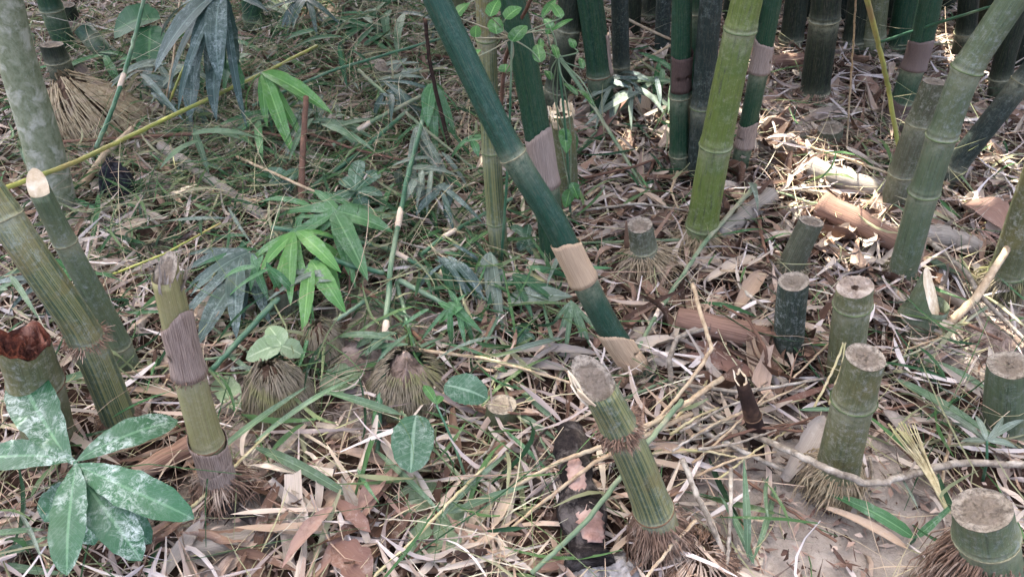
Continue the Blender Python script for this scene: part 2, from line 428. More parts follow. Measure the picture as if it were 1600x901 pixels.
# ------------------------------------------------------------------ ground
BARE = [(1262, 815, 150, .97), (350, 805, 75, .85), (1552, 515, 70, .9), (585, 520, 75, .8), (1420, 850, 100, .9), (1240, 640, 30, .3), (400, 650, 80, .75), (560, 640, 60, .5), (1000, 640, 60, .3), (1380, 700, 70, .4), (800, 700, 70, .4)]
def field(P, spots):
    px, py = project(P); f = np.zeros(len(P))
    for x, y, r, a in spots: f = np.maximum(f, a * np.exp(-(((px - x) ** 2 + ((py - y) * 1.2) ** 2) / (2 * r * r)) ** 1.5))
    return f
def ground():
    t = NT('forest_soil'); pos = objpos(t)
    a = t.noise(pos, 14, 8, .72); b = t.noise(pos, 3, 4, .6); c = t.noise(pos, 130, 4, .7)
    col = t.mix(t.ramp(a, [(.35, 0.0), (.65, 1.0)]), (40, 30, 25), (80, 62, 52))  # humus tone set dark, standing in for shade in the litter gaps
    dusty = t.mix(t.ramp(a, [(.35, 0.0), (.65, 1.0)]), (132, 120, 108), (178, 168, 156))
    ba = t.n('ShaderNodeAttribute'); ba.attribute_name = 'dust'
    msk = t.math('ADD', ba.outputs['Fac'], t.math('MULTIPLY', t.math('SUBTRACT', t.noise(pos, 9, 5, .7), .5), 1.2))
    col = t.mix(t.ramp(msk, [(.3, 0.0), (.6, 1.0)]), col, dusty)
    col = t.mix(t.ramp(c, [(.6, 0.0), (.72, .8)]), col, (86, 68, 58))
    t.bump(t.math('ADD', a, t.math('MULTIPLY', c, .4)), .9, .012)
    mat = t.done(col, .95, .1)
    # fine near, coarse far
    xs = np.concatenate([np.linspace(-60, -3.2, 14)[:-1], np.linspace(-3.2, 3.2, 190), np.linspace(3.2, 60, 14)[1:]])
    ys = np.concatenate([np.linspace(-60, 0, 12)[:-1], np.linspace(0, 4.6, 140), np.linspace(4.6, 70, 14)[1:]])
    X, Y = np.meshgrid(xs, ys)
    Z = hgt(X, Y) + .006 * np.sin(31 * X + 3 * np.sin(17 * Y)) * np.sin(27 * Y + 2 * np.sin(23 * X))
    V = np.stack([X, Y, Z], -1).reshape(-1, 3)
    nx, ny = len(xs), len(ys)
    I = np.arange(nx * ny).reshape(ny, nx)
    F = np.stack([I[:-1, :-1], I[:-1, 1:], I[1:, 1:], I[1:, :-1]], -1).reshape(-1, 4)
    o = bpy.data.objects.new('ground', big_mesh('ground', V, F, V, mat))
    at = o.data.attributes.new('dust', 'FLOAT', 'POINT')
    at.data.foreach_set('value', (field(V, BARE) * (V[:, 1] > .2) * (np.abs(V[:, 0]) < 3)).astype(np.float32))
    COL.objects.link(o)
    o['kind'] = 'structure'; o['label'] = 'pale brown bare soil, darkened under the leaf litter as gap shade'
ground()

# ------------------------------------------------------------------ culm builder
def culm(name, label, cat, pts, w0, w1, mat, nodes=(), node_mat='node', sheaths=(), roots=None, top=None, extend=0.0, group=None, sink=.05, seed=0, knob=.07, bulge=0.0, seg=22, ring_r=.05, face=(-.2, .95, .2), hole=.5, rim='cut_pale', frills=(), kink=0.0):
    """pts: (px, py[, dY]) from the foot up; nodes: pixel rows (py) of the nodes; sheaths: (py_low, py_high, material, flare, arc);
       roots: dict for the fringe at the foot; top: cut | hollow | broken | rotten"""
    rs = np.random.default_rng(1000 + seed + len(label) * 7 + int(pts[0][0]))
    base = Gg(pts[0][0], pts[0][1])
    Y0 = base[1]
    pp = [(p[0], p[1], (p[2] if len(p) > 2 else 0)) for p in pts]
    S = smooth_line(pp, 60)
    if kink: S = S * (1 - kink) + kink * np.stack([np.interp(np.linspace(0, 1, 60), np.linspace(0, 1, len(pp)), np.array(pp)[:, i]) for i in range(3)], -1)
    P3 = np.array([atY(a, b, Y0 + dy) for a, b, dy in S])
    rows = S[:, 1]
    r0, r1 = px2m(w0, P3[0]) / 2, px2m(w1, P3[-1]) / 2
    L = np.concatenate([[0], np.cumsum(np.linalg.norm(np.diff(P3, axis=0), axis=1))])
    if extend:
        d = P3[-1] - P3[-6]; d /= np.linalg.norm(d)
        d = d + np.array([0, .05, .35]); d /= np.linalg.norm(d)
        n = int(extend / .08)
        ex = P3[-1] + d * np.linspace(.08, extend, n)[:, None]
        P3 = np.vstack([P3, ex])
    d0 = P3[1] - P3[0]; d0 /= np.linalg.norm(d0)
    P3 = np.vstack([P3[0] - d0 * sink, P3])
    LL = np.concatenate([[0], np.cumsum(np.linalg.norm(np.diff(P3, axis=0), axis=1))])
    def l_of(py):                          # length along for a picture row of the axis
        o_ = np.argsort(rows)
        return float(np.interp(py, rows[o_], L[o_])) + sink
    nl = [l_of(n_) for n_ in nodes]
    if extend:
        step = .26
        x = L[-1] + sink + .12
        while x < LL[-1] - .1: nl.append(x); x += step; step = min(step + .02, .4)
    tot = LL[-1]; vis = L[-1] + sink
    # sample lengths: regular + extra round the nodes
    ls = list(np.arange(0, min(vis + .1, tot), .014)) + list(np.arange(min(vis + .1, tot), tot, .07))
    for n_ in nl: ls += [n_ - .012, n_ - .006, n_ - .0025, n_, n_ + .003, n_ + .006, n_ + .009, n_ + .012, n_ + .016]
    ls = np.unique(np.round([min(max(l, 0), tot) for l in ls] + [tot], 4))
    ax = np.stack([np.interp(ls, LL, P3[:, i]) for i in range(3)], -1)
    rad = np.interp(ls, [0, vis, tot], [r0, r1, r1 * (1 - .04 * max(0, tot - vis))])
    for n_ in nl:
        dl = ls - n_
        rad = rad * (1 + knob * np.exp(-(dl / .005) ** 2) + knob * .7 * np.exp(-((dl - .011) / .005) ** 2) + knob * .3 * np.exp(-(dl / .03) ** 2) - knob * .3 * np.exp(-((dl - .005) / .003) ** 2))
    if bulge: rad = rad * (1 + bulge * np.exp(-(ls / .06) ** 2))
    T, N, B = frames(ax)
    k = seg; ang = np.arange(k) * 2 * math.pi / k
    ca, sa = np.cos(ang), np.sin(ang)
    wob = 1 + .018 * np.sin(2 * ang[None] + ls[:, None] * 3 + rs.uniform(0, 6)) + .008 * np.sin(3 * ang[None] + ls[:, None] * 21)
    V = ax[:, None] + (rad[:, None] * wob)[..., None] * (N[:, None] * ca[None, :, None] + B[:, None] * sa[None, :, None])
    C = np.stack([np.broadcast_to(ca, (len(ls), k)), np.broadcast_to(sa, (len(ls), k)), np.broadcast_to(ls[:, None], (len(ls), k))], -1) + np.array([0, 0, rs.uniform(0, 30)])
    jag = np.zeros(k)
    outw = N[-1][None] * ca[:, None] + B[-1][None] * sa[:, None]
    if top == 'broken': jag = r1 * (.7 * (outw @ np.array(face)) + .35 * np.sin(2 * ang + rs.uniform(0, 6)) + .25 * np.sin(5 * ang + rs.uniform(0, 6)) + rs.uniform(-.12, .12, k) + 1.1 * (rs.uniform(0, 1, k) > .86))
    elif top == 'slant': jag = r1 * 1.7 * (outw @ np.array(face)) + rs.uniform(-.06, .06, k) * r1
    elif top in ('cut', 'hollow'): jag = rs.uniform(-.03, .03, k) * r1 + r1 * .12 * np.cos(ang - rs.uniform(0, 6))
    elif top == 'rotten': jag = rs.uniform(-.15, .25, k) * r1
    V[-1] += T[-1] * jag[:, None]
    F = [(i * k + j, i * k + (j + 1) % k, (i + 1) * k + (j + 1) % k, (i + 1) * k + j) for i in range(len(ls) - 1) for j in range(k)]
    root = empty(name, base, label, cat, group)
    wall_o = MB().add(V.reshape(-1, 3), F, C.reshape(-1, 3)).part('culm_wall', mat, root)
    nd = np.zeros(len(ls))
    for n_ in nl:
        dl = ls - n_
        nd = np.maximum(nd, np.where(dl < 0, np.exp(dl / .022), np.exp(-dl / .009)))
    at_ = wall_o.data.attributes.new('nd', 'FLOAT', 'POINT')
    at_.data.foreach_set('value', np.repeat(nd, k).astype(np.float32))
    def at(l):
        i = min(max(np.searchsorted(ls, l), 1), len(ls) - 1)
        return np.array([np.interp(l, ls, ax[:, q]) for q in range(3)]), T[i], N[i], B[i], float(np.interp(l, ls, rad))
    for n_ in nl:
        if n_ > vis + .6: continue
        p, tt, nn, bb, rr = at(n_)
        m = MB(); kk, q = 26, 6
        tr = max(.0022, rr * ring_r)
        a = np.arange(kk) * 2 * math.pi / kk; b_ = np.arange(q) * 2 * math.pi / q
        rv = rs.uniform(.75, 1.2, kk)
        VV = p + nn * ((rr * 1.0 + tr * .5 * np.cos(b_)[None] * rv[:, None])[..., None] * np.cos(a)[:, None, None]) + bb * ((rr * 1.0 + tr * .5 * np.cos(b_)[None] * rv[:, None])[..., None] * np.sin(a)[:, None, None]) + tt * (tr * .8 * np.sin(b_)[None, :, None] * rv[:, None, None])
        FF = [(i * q + j, ((i + 1) % kk) * q + j, ((i + 1) % kk) * q + (j + 1) % q, i * q + (j + 1) % q) for i in range(kk) for j in range(q)]
        m.add(VV.reshape(-1, 3), FF, np.zeros((kk * q, 3))).part('node_ring', M[node_mat], root)
    for sh in sheaths:
        lo, hi, smat = l_of(sh[0]), l_of(sh[1]), sh[2]
        flare = (sh[3] if len(sh) > 3 else .1) * .6
        arc = sh[4] if len(sh) > 4 else 2 * math.pi
        a0 = sh[5] if len(sh) > 5 else 0.0
        nn_, kk = 12, 56
        a = a0 + np.linspace(0, arc, kk)
        tip = sh[6] if len(sh) > 6 else .22
        top_j = 1 - tip * (.5 - .5 * np.cos(a - rs.uniform(0, 6.28))) + .02 * np.sin(a * 3 + rs.uniform(0, 6)) + rs.uniform(-.015, .01, kk); top_j[-1] = top_j[0] if arc > 6.2 else top_j[-1]
        VV, CC = [], []
        for i in range(nn_):
            s = i / (nn_ - 1)
            for j in range(kk):
                l = lo + (hi - lo) * s * (top_j[j] if s > .4 else 1)
                p, tt, nv, bv, rr = at(l)
                off = rr * (1.02 + .03 * math.exp(-(s / .07) ** 2) + flare * s * s * (1 + .5 * math.sin(3 * a[j])) + .012 * math.sin(9 * a[j] + 4 * s)) + (j / kk) * .0015
                VV.append(p + off * (nv * math.cos(a[j]) + bv * math.sin(a[j])))
                CC.append((math.cos(a[j]), math.sin(a[j]), s * .3))
        FF = [(i * kk + j, i * kk + j + 1, (i + 1) * kk + j + 1, (i + 1) * kk + j) for i in range(nn_ - 1) for j in range(kk - 1)]
        o = MB().add(VV, FF, CC).part('sheath', M[smat], root)
        sol = o.modifiers.new('thick', 'SOLIDIFY'); sol.thickness = .001; sol.offset = 1
    if top:
        rim_m = rim; rim = V[-1]; cen = ax[-1]; tt = T[-1]
        m = MB()
        if top in ('cut', 'slant', 'rotten'):
            fr = (1.0, .94, .86, .74, .6, .45, .3, .12)
            dz = {'cut': .03, 'slant': .0, 'rotten': .5}[top] * r1
            VV = []
            for q, f_ in enumerate(fr):
                ring = cen + (rim - cen) * f_
                ring = ring + tt * ((0 if q == 0 else -dz * min(1, (1 - f_) * 2.0)) + (rs.normal(0, .045 if top != 'rotten' else .26, k)[:, None] * r1 if q else .001))
                VV.append(ring)
            VV = np.concatenate(VV + [[cen - tt * dz]])
            FF = [(q * k + j, q * k + (j + 1) % k, (q + 1) * k + (j + 1) % k, (q + 1) * k + j) for q in range(len(fr) - 1) for j in range(k)]
            e = len(VV) - 1
            FF += [((len(fr) - 1) * k + j, (len(fr) - 1) * k + (j + 1) % k, e) for j in range(k)]
            cc_ = np.array([(f_, ang[j] + 9 * rs.uniform(0, .01), r1 * 40) for f_ in fr for j in range(k)] + [(0, 0, r1 * 40)])
            m.add(VV, FF, cc_).part('cut_face', M['rot'] if top == 'rotten' else M['cut_disc'] if top == 'cut' or rim_m == 'cut_grey' else M[rim_m], root)
        else:
            wall = .78 if top == 'broken' else hole
            dp = r1 * (3.0 if top == 'broken' else .9)
            rings = [rim, cen + (rim - cen) * (.5 + wall * .5) + tt * rs.normal(0, .12, k)[:, None] * r1, cen + (rim - cen) * wall * rs.uniform(.7, 1.15, k)[:, None] - tt * (.05 * r1)]
            VV = np.concatenate(rings)
            FF = [(q * k + j, q * k + (j + 1) % k, (q + 1) * k + (j + 1) % k, (q + 1) * k + j) for q in range(2) for j in range(k)]
            m.add(VV, FF, VV).part('cut_rim', M[rim_m], root)
            m2 = MB()
            VV = np.concatenate([rings[2], cen + (rim - T[-1] * jag[:, None] - cen) * wall * .8 - tt * dp, [cen - tt * dp]])
            FF = [(j, (j + 1) % k, k + (j + 1) % k, k + j) for j in range(k)] + [(k + j, k + (j + 1) % k, 2 * k) for j in range(k)]
            m2.add(VV, FF, VV).part('hollow', M['cut_dark'], root)
    for fr_ in frills: frill(root, at, l_of(fr_[0]), fr_[1], fr_[2], fr_[3], rs)
    if roots:
        fringe(root, at(sink + roots.get('at', .0))[0], rad[0], roots, rs, at, sink)
    return root, at, l_of, base, rs

def fringe(root, c, r, q, rs, at, sink):
    """a skirt of thin rootlets coming down from the foot of a culm to the ground"""
    h, spread = q.get('h', .05), q.get('spread', .5) * .75
    n = int(q.get('n', 140) * 2.0)
    bias = np.array(q.get('bias', (0, 0, 0)))
    m = MB()
    for _ in range(n):
        a = rs.uniform(0, 6.283)
        d = np.array([math.cos(a), math.sin(a), 0])
        z = h * (.45 + .7 * rs.uniform(0, 1) ** .7)
        cc, _t, _n, _b, rr = at(sink + z)
        p0 = cc + d * rr * rs.uniform(.95, 1.04); z = p0[2] - c[2]
        out = spread * z * rs.uniform(.1, 1.3)
        d2 = d + rs.normal(0, .3, 3) + bias * rs.uniform(0, 1.3)
        p3 = p0 + d2 * out
        p3[2] = float(hgt(p3[0], p3[1])) + rs.uniform(-.004, .03)
        if rs.uniform() < .3: p3 = p0 + (p3 - p0) * rs.uniform(.3, .8)      # broken ends
        P = [p0 - d * rr * .08]
        for u in (.3, .65, 1.0): P.append(p0 + (p3 - p0) * u + d2 * out * .3 * math.sin(u * 3.14) + rs.normal(0, .003, 3) * (1 if u < 1 else .4))
        tube(m, P, np.array([1.2, 1.0, .85, .4]) * q.get('thick', .001) * rs.uniform(.5, 1.5), 4, cap=False)
    m.part('root_fringe', M[q.get('mat', 'root_brown')], root, kind='stuff')
def frill(root, at, l, mat, n=110, ln=.012, rs=rng):
    """short dead rootlets round a node"""
    p, tt, nv, bv, r = at(l); m = MB()
    for _ in range(n):
        a = rs.uniform(0, 6.283); d = nv * math.cos(a) + bv * math.sin(a)
        p0 = p + d * r * .98 + tt * rs.uniform(-.008, .006)
        p1 = p0 + (d * rs.uniform(.5, 1.2) + tt * rs.uniform(-1.0, .3) + rs.normal(0, .25, 3)) * ln * rs.uniform(.4, 1.1)
        tube(m, [p0, (p0 + p1) / 2 + d * ln * .1, p1], [.0011, .0009, .0004], 4, cap=False)
    m.part('root_frill', M[mat], root, kind='stuff')

STAND = 'standing bamboo culms of the grove'
STUMP = 'cut bamboo stumps'
# ---- tree trunk and culms at the left
culm('tree_trunk', 'smooth pale grey-green trunk rising along the left edge', 'tree', [(95, 345), (62, 210), (26, 90), (6, 0)], 60, 55, M['bark'], extend=4, knob=0, roots=dict(n=30, len=.06, mat='root_grey'))
culm('bamboo_culm', 'thick green culm with yellow stripes leaning in from the left edge', 'bamboo', [(196, 676), (132, 524), (60, 416), (-40, 268, .03)], 50, 50, M['striped'], nodes=(528, 340), node_mat='node', extend=3.5, roots=dict(n=170, h=.05, mat='root_brown'), frills=((528, 'root_brown', 130, .016),), group=STAND)
culm('bamboo_culm', 'dark green cut culm with slanted pale tip behind the striped culm', 'bamboo', [(205, 585), (172, 510), (102, 378), (60, 294)], 38, 32, M['greygreen'], nodes=(538, 378), top='slant', group=STAND)
r_, *_ = culm('rotten_stump', 'stump with crumbling red-brown rotten top at the left edge', 'stump', [(84, 712), (62, 620), (36, 536)], 74, 76, M['mossy'], nodes=(598,), node_mat='node_dark', top='rotten', group=STUMP)
bc_root, bc_at, bc_l, bc_b, bc_rs = culm('broken_culm', 'pale yellow broken culm wrapped in brown sheaths with frayed top', 'bamboo', [(350, 778), (310, 640), (285, 540), (258, 428)], 51, 43, M['yellow'], nodes=(582, 690), node_mat='node_dark', sheaths=((582, 478, 'sheath', .16, 6.2832, 0, .4), (748, 676, 'sheath', .10), (762, 715, 'sheath', .05)), top='slant', face=(.5, .7, 0), rim='cut_grey', roots=dict(n=240, h=.065, spread=.6, mat='root_brown'), frills=((582, 'root_brown', 60, .008),), group=STAND)
culm('bamboo_culm', 'dark culm stub below the bright green one beside the pale trunk', 'bamboo', [(122, 172), (104, 130), (80, 70)], 40, 34, M['darkculm'], nodes=(95,), roots=dict(n=90, h=.06, mat='root_pale'), top='cut', group=STAND)
culm('bamboo_culm', 'bright green young culm leaning at the top left corner', 'bamboo', [(112, 92), (92, 45), (72, -10)], 32, 34, M['green'], nodes=(15,), extend=2.5, group=STAND)
culm('bamboo_culm', 'short dark green culm lying slanted behind the root brush', 'bamboo', [(202, 112, 0), (160, 78, .02), (128, 44, .05)], 30, 28, M['green'], nodes=(62,), top='cut', group=STAND)
culm('bamboo_shoot', 'brown sheathed shoot tip above the root brush at top left', 'bamboo shoot', [(142, 142), (128, 115), (118, 98)], 30, 18, M['oldstub'], sheaths=((138, 100, 'sheath', .02),), top='cut')
culm('bamboo_shoot', 'brown sheathed shoot beside the bright green culm at top left', 'bamboo shoot', [(126, 62), (116, 40), (106, 8)], 28, 20, M['darkculm'], sheaths=((60, 22, 'sheath', .04),), top='cut')
# ---- middle
culm('bamboo_culm', 'long dark green culm leaning across the middle with pale sheaths', 'bamboo', [(1003, 588, 0), (950, 510, .01), (900, 415, .02), (865, 345, .03), (800, 240, .05), (745, 130, .08), (682, 0, .12)], 40, 42, M['main'], nodes=(565, 438, 243), sheaths=((572, 508, 'sheath_pale', .10, 3.6, 1.0, .6), (438, 372, 'sheath_pale', .05)), extend=3.5, roots=dict(n=60, len=.05, mat='root_grey'), group=STAND, knob=.06)
culm('bamboo_culm', 'dark green culm with grey-brown sheath just behind the long leaning culm', 'bamboo', [(866, 425), (858, 330), (842, 220), (822, 110), (800, 0)], 40, 42, M['green'], nodes=(286, 405), sheaths=((287, 196, 'sheath', .03),), extend=4, roots=dict(n=90, len=.07, mat='root_grey', rows=.05), group=STAND)
s9 = culm('cut_culm', 'pale green culm with bright splintered cut top behind the leaning culm', 'bamboo', [(886, 330), (884, 250), (876, 178)], 35, 36, M['mossy'], nodes=(318,), top='hollow', hole=.55, group=STUMP)
culm('bamboo_culm', 'slim green culm with yellow patch above its node, left of leaning culm', 'bamboo', [(782, 415), (772, 300), (765, 180), (758, 0)], 29, 31, M['striped'], nodes=(346, 236, 62), node_mat='node_green', extend=3.5, roots=dict(n=60, len=.05, mat='root_grey'), group=STAND)
culm('bamboo_culm', 'shaded olive culm leaning right behind the splintered cut culm', 'bamboo', [(862, 180), (876, 110), (888, 40), (893, -8)], 38, 40, M['darkculm'], nodes=(45, 140), extend=3.5, group=STAND)
culm('bamboo_culm', 'green culm with dark torn sheath between the leaning and lime culms', 'bamboo', [(942, 185), (936, 110), (926, 30), (920, -10)], 38, 40, M['green'], nodes=(116,), node_mat='node_dark', sheaths=((117, 52, 'sheath', .08, 3.2, 4.0),), extend=3.5, group=STAND)
culm('bamboo_culm', 'thin blue-black culm standing right of the torn sheath culm', 'bamboo', [(974, 150), (970, 80), (968, -8)], 26, 27, M['bluedark'], nodes=(103,), extend=3.5, group=STAND)
culm('bamboo_culm', 'dark green culm with torn grey sheath, first of the close trio', 'bamboo', [(1062, 278), (1062, 180), (1064, 90), (1066, -8)], 32, 32, M['green'], nodes=(240, 150), sheaths=((140, 72, 'sheath_dark', .12, 3.4, 2.0),), extend=4, group=STAND)
culm('bamboo_culm', 'slim green culm with high pale node, middle of the close trio', 'bamboo', [(1078, 262, .03), (1082, 150, .03), (1088, 18, .03), (1089, -8, .03)], 24, 26, M['green'], nodes=(20,), extend=4, group=STAND)
culm('bamboo_culm', 'dusty grey-green culm, last of the close trio before the lime culm', 'bamboo', [(1090, 285), (1096, 180), (1106, 60), (1112, -8)], 34, 36, M['bluedark'], nodes=(166,), node_mat='node_green', extend=4, group=STAND)
culm('bamboo_culm', 'brightest yellow-green culm standing with bare roots at its foot', 'bamboo', [(1090, 388), (1096, 360), (1115, 245), (1140, 120), (1168, -6)], 49, 48, M['lime'], nodes=(352, 227, 46), node_mat='node_green', extend=4, roots=dict(n=240, h=.05, mat='root_pale', spread=1.1, bias=(.5, 0, 0)), group=STAND)
culm('bamboo_culm', 'slim dark green culm with two brown sheaths behind the lime culm', 'bamboo', [(1152, 275), (1168, 200), (1188, 100), (1208, -8)], 26, 30, M['green'], nodes=(228, 112), sheaths=((228, 184, 'sheath', .08), (112, 58, 'sheath', .06)), extend=4, group=STAND)
# ---- right
culm('bamboo_culm', 'dark green culm with pale node standing on a stubby root base', 'bamboo', [(1270, 172), (1272, 150), (1280, 90), (1288, 30), (1292, -8)], 43, 45, M['darkculm'], nodes=(142, 30), extend=4, roots=dict(n=160, h=.07, mat='root_brown', spread=.25), group=STAND)
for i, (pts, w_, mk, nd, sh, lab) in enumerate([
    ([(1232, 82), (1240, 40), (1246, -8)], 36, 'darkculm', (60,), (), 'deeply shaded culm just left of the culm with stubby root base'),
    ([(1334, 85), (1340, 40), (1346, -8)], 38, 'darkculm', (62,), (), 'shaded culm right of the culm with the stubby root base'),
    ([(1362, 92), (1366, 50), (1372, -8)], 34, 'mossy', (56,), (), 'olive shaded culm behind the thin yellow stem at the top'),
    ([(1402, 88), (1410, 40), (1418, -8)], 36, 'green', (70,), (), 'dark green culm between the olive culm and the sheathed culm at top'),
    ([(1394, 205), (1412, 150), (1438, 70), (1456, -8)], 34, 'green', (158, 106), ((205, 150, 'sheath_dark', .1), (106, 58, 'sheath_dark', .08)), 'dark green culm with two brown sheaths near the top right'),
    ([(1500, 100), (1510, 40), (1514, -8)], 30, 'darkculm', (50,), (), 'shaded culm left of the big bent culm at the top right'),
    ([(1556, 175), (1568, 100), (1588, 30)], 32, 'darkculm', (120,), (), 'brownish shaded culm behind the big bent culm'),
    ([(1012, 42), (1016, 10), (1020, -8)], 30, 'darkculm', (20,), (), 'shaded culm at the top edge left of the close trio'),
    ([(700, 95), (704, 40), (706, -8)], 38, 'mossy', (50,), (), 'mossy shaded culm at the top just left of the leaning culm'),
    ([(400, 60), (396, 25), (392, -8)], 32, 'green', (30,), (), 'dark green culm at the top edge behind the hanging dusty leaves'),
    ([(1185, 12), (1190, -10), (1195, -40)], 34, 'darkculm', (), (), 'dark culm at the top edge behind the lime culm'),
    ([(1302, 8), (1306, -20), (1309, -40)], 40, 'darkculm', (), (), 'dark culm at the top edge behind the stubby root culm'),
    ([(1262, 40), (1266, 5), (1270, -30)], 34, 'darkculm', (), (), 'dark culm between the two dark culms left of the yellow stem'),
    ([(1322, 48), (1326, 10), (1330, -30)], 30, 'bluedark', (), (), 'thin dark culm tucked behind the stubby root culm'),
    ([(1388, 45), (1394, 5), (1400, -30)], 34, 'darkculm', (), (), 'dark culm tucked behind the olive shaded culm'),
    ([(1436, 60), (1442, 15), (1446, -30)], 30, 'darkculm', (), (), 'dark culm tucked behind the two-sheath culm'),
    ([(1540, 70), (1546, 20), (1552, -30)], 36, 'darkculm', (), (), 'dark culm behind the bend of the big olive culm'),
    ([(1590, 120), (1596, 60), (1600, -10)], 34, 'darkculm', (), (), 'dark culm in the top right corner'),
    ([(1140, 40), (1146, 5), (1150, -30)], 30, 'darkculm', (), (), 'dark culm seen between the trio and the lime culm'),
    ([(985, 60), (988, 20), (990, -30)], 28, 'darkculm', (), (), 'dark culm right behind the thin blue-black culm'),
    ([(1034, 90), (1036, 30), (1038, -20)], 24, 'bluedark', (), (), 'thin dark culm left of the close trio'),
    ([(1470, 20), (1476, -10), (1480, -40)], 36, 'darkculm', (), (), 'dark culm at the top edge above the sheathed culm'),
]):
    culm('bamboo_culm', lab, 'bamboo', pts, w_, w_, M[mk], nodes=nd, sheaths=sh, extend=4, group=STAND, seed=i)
culm('bent_culm', 'big olive culm bending towards the top right corner', 'bamboo', [(1404, 446), (1444, 300), (1472, 212), (1512, 106), (1590, -12)], 42, 45, M['greygreen'], nodes=(300, 212, 108), node_mat='node_green', extend=3.0, roots=dict(n=60, len=.06, mat='root_grey'), group=STAND, knob=.1, kink=.8)
culm('old_stub', 'grey broken stub leaning against the big bent culm', 'stump', [(1392, 335), (1420, 240), (1438, 190), (1462, 128)], 42, 38, M['oldstub'], nodes=(270, 192), top='cut', group=STUMP)
culm('bamboo_culm', 'dark slanted culm crossing behind the bent culm at the right', 'bamboo', [(1462, 300), (1500, 250), (1560, 175), (1625, 92)], 33, 33, M['bluedark'], nodes=(128, 262), extend=2.5, group=STAND)
culm('bamboo_culm', 'olive culm with mossy root base at the right edge', 'bamboo', [(1562, 462), (1588, 380), (1618, 290)], 50, 48, M['mossy'], nodes=(425,), node_mat='node_green', extend=3.0, roots=dict(n=200, h=.06, spread=.5, mat='root_grey'), group=STAND)
# ---- unseen culms beyond the frame, added to block low light from behind
for i in range(26):
    x_, y_ = random.uniform(-3.6, 4.6), random.uniform(3.9, 6.5)
    q_ = np.array([[x_, y_, 0.0], [x_ + random.uniform(-.1, .1), y_, .8]])
    qx, qy = project(q_)
    culm('bamboo_culm', 'culm deeper in the grove beyond the top edge', 'bamboo', [(qx[0], qy[0]), (qx[1], qy[1])], 36, 36, M[('darkculm', 'green', 'bluedark')[i % 3]], extend=3.8, group='added unseen culms behind the grove', seed=i, seg=12)
# ---- stumps
culm('bamboo_stump', 'narrow grey-black lichened stump left of the hollow topped stump', 'stump', [(1232, 556), (1234, 500), (1240, 440)], 46, 46, M['stump_dark'], nodes=(), top='cut', group=STUMP)
culm('bamboo_stump', 'stump with pale top and small dark hole behind the tallest stump', 'stump', [(1318, 600), (1326, 520), (1336, 448)], 56, 54, M['mossy'], nodes=(475,), node_mat='node_green', top='hollow', hole=.24, rim='cut_grey', group=STUMP)
culm('bamboo_stump', 'tall thick olive stump with flat grey top and roots below', 'stump', [(1300, 770), (1330, 640), (1352, 558)], 68, 61, M['mossy'], nodes=(624, 735), node_mat='node_green', top='cut', roots=dict(n=340, h=.08, mat='root_pale', spread=.3), group=STUMP, knob=.08)
culm('bamboo_stump', 'pale dusty stump cut by the right edge', 'stump', [(1572, 678), (1574, 620), (1578, 570)], 70, 64, M['greygreen'], nodes=(662,), node_mat='node_green', top='cut', group=STUMP)
culm('bamboo_stump', 'squat stump with broad grey top and thick roots in the bottom right corner', 'stump', [(1556, 945), (1548, 885), (1534, 796)], 100, 84, M['greygreen'], nodes=(835,), top='cut', roots=dict(n=520, h=.17, mat='root_brown', spread=.2, thick=.0011, bias=(.5, 0, 0)), group=STUMP)
culm('bamboo_stump', 'old mossy stump tilting right behind the grey-black stump', 'stump', [(1226, 438), (1246, 392), (1268, 346)], 40, 37, M['oldstub'], nodes=(), top='cut', roots=dict(n=70, len=.05, mat='root_grey'), group=STUMP)
culm('bamboo_stump', 'low broad stump with sloping whitish cut beside the bent culm foot', 'stump', [(1432, 514), (1444, 488), (1456, 466)], 74, 58, M['greygreen'], nodes=(496,), node_mat='node_green', top='slant', face=(-.75, .5, .1), group=STUMP)
s8 = culm('broken_stump', 'green stump with splintered yellowish head and large brown root ball', 'stump', [(1046, 862), (1000, 740), (968, 668), (930, 596)], 62, 56, M['striped'], nodes=(668, 795), node_mat='node_dark', top='slant', rim='cut_grey', face=(-.5, .7, .0), frills=((664, 'root_brown', 260, .013), (672, 'root_brown', 200, .011)), roots=dict(n=640, h=.1, mat='root_brown', spread=.3, thick=.0009, bias=(1.0, .1, 0)), group=STUMP)
culm('bamboo_stump', 'small pale grey stump with a fan of straw roots', 'stump', [(1012, 432), (1004, 375), (1000, 352)], 44, 38, M['oldstub'], nodes=(388,), top='cut', roots=dict(n=260, h=.075, mat='root_pale', spread=.8, bias=(.5, 0, 0)), group=STUMP)
culm('bamboo_stump', 'little mossy round stub between two round green leaves and broken stump', 'stump', [(782, 664), (782, 650), (784, 632)], 56, 46, M['mossy'], nodes=(), top='cut', group=STUMP)
culm('burnt_shoot', 'dark burnt shoot sticking up between the stumps', 'bamboo shoot', [(1190, 704), (1176, 650), (1158, 592)], 34, 20, M['stick_dark'], nodes=(650,), node_mat='node_dark', top='broken', knob=.05)
culm('bamboo_stump', 'small bristly stump in a hollow right of the dark slanted-tip culm', 'stump', [(224, 398), (224, 380), (226, 366)], 56, 48, M['oldstub'], top='hollow', hole=.8, rim='root_grey', roots=dict(n=150, len=.05, mat='root_grey', rows=.05), group=STUMP)
culm('bamboo_stump', 'reddish topped bristly stump under the bright bamboo leaves', 'stump', [(446, 500), (446, 470), (446, 442)], 66, 56, M['oldstub'], top='rotten', roots=dict(n=170, len=.05, mat='root_grey', rows=.09), group=STUMP)
culm('bamboo_stump', 'dim mossy stub beside the black charred lump', 'stump', [(244, 312), (244, 300), (246, 284)], 50, 40, M['mossy'], top='cut', group=STUMP)
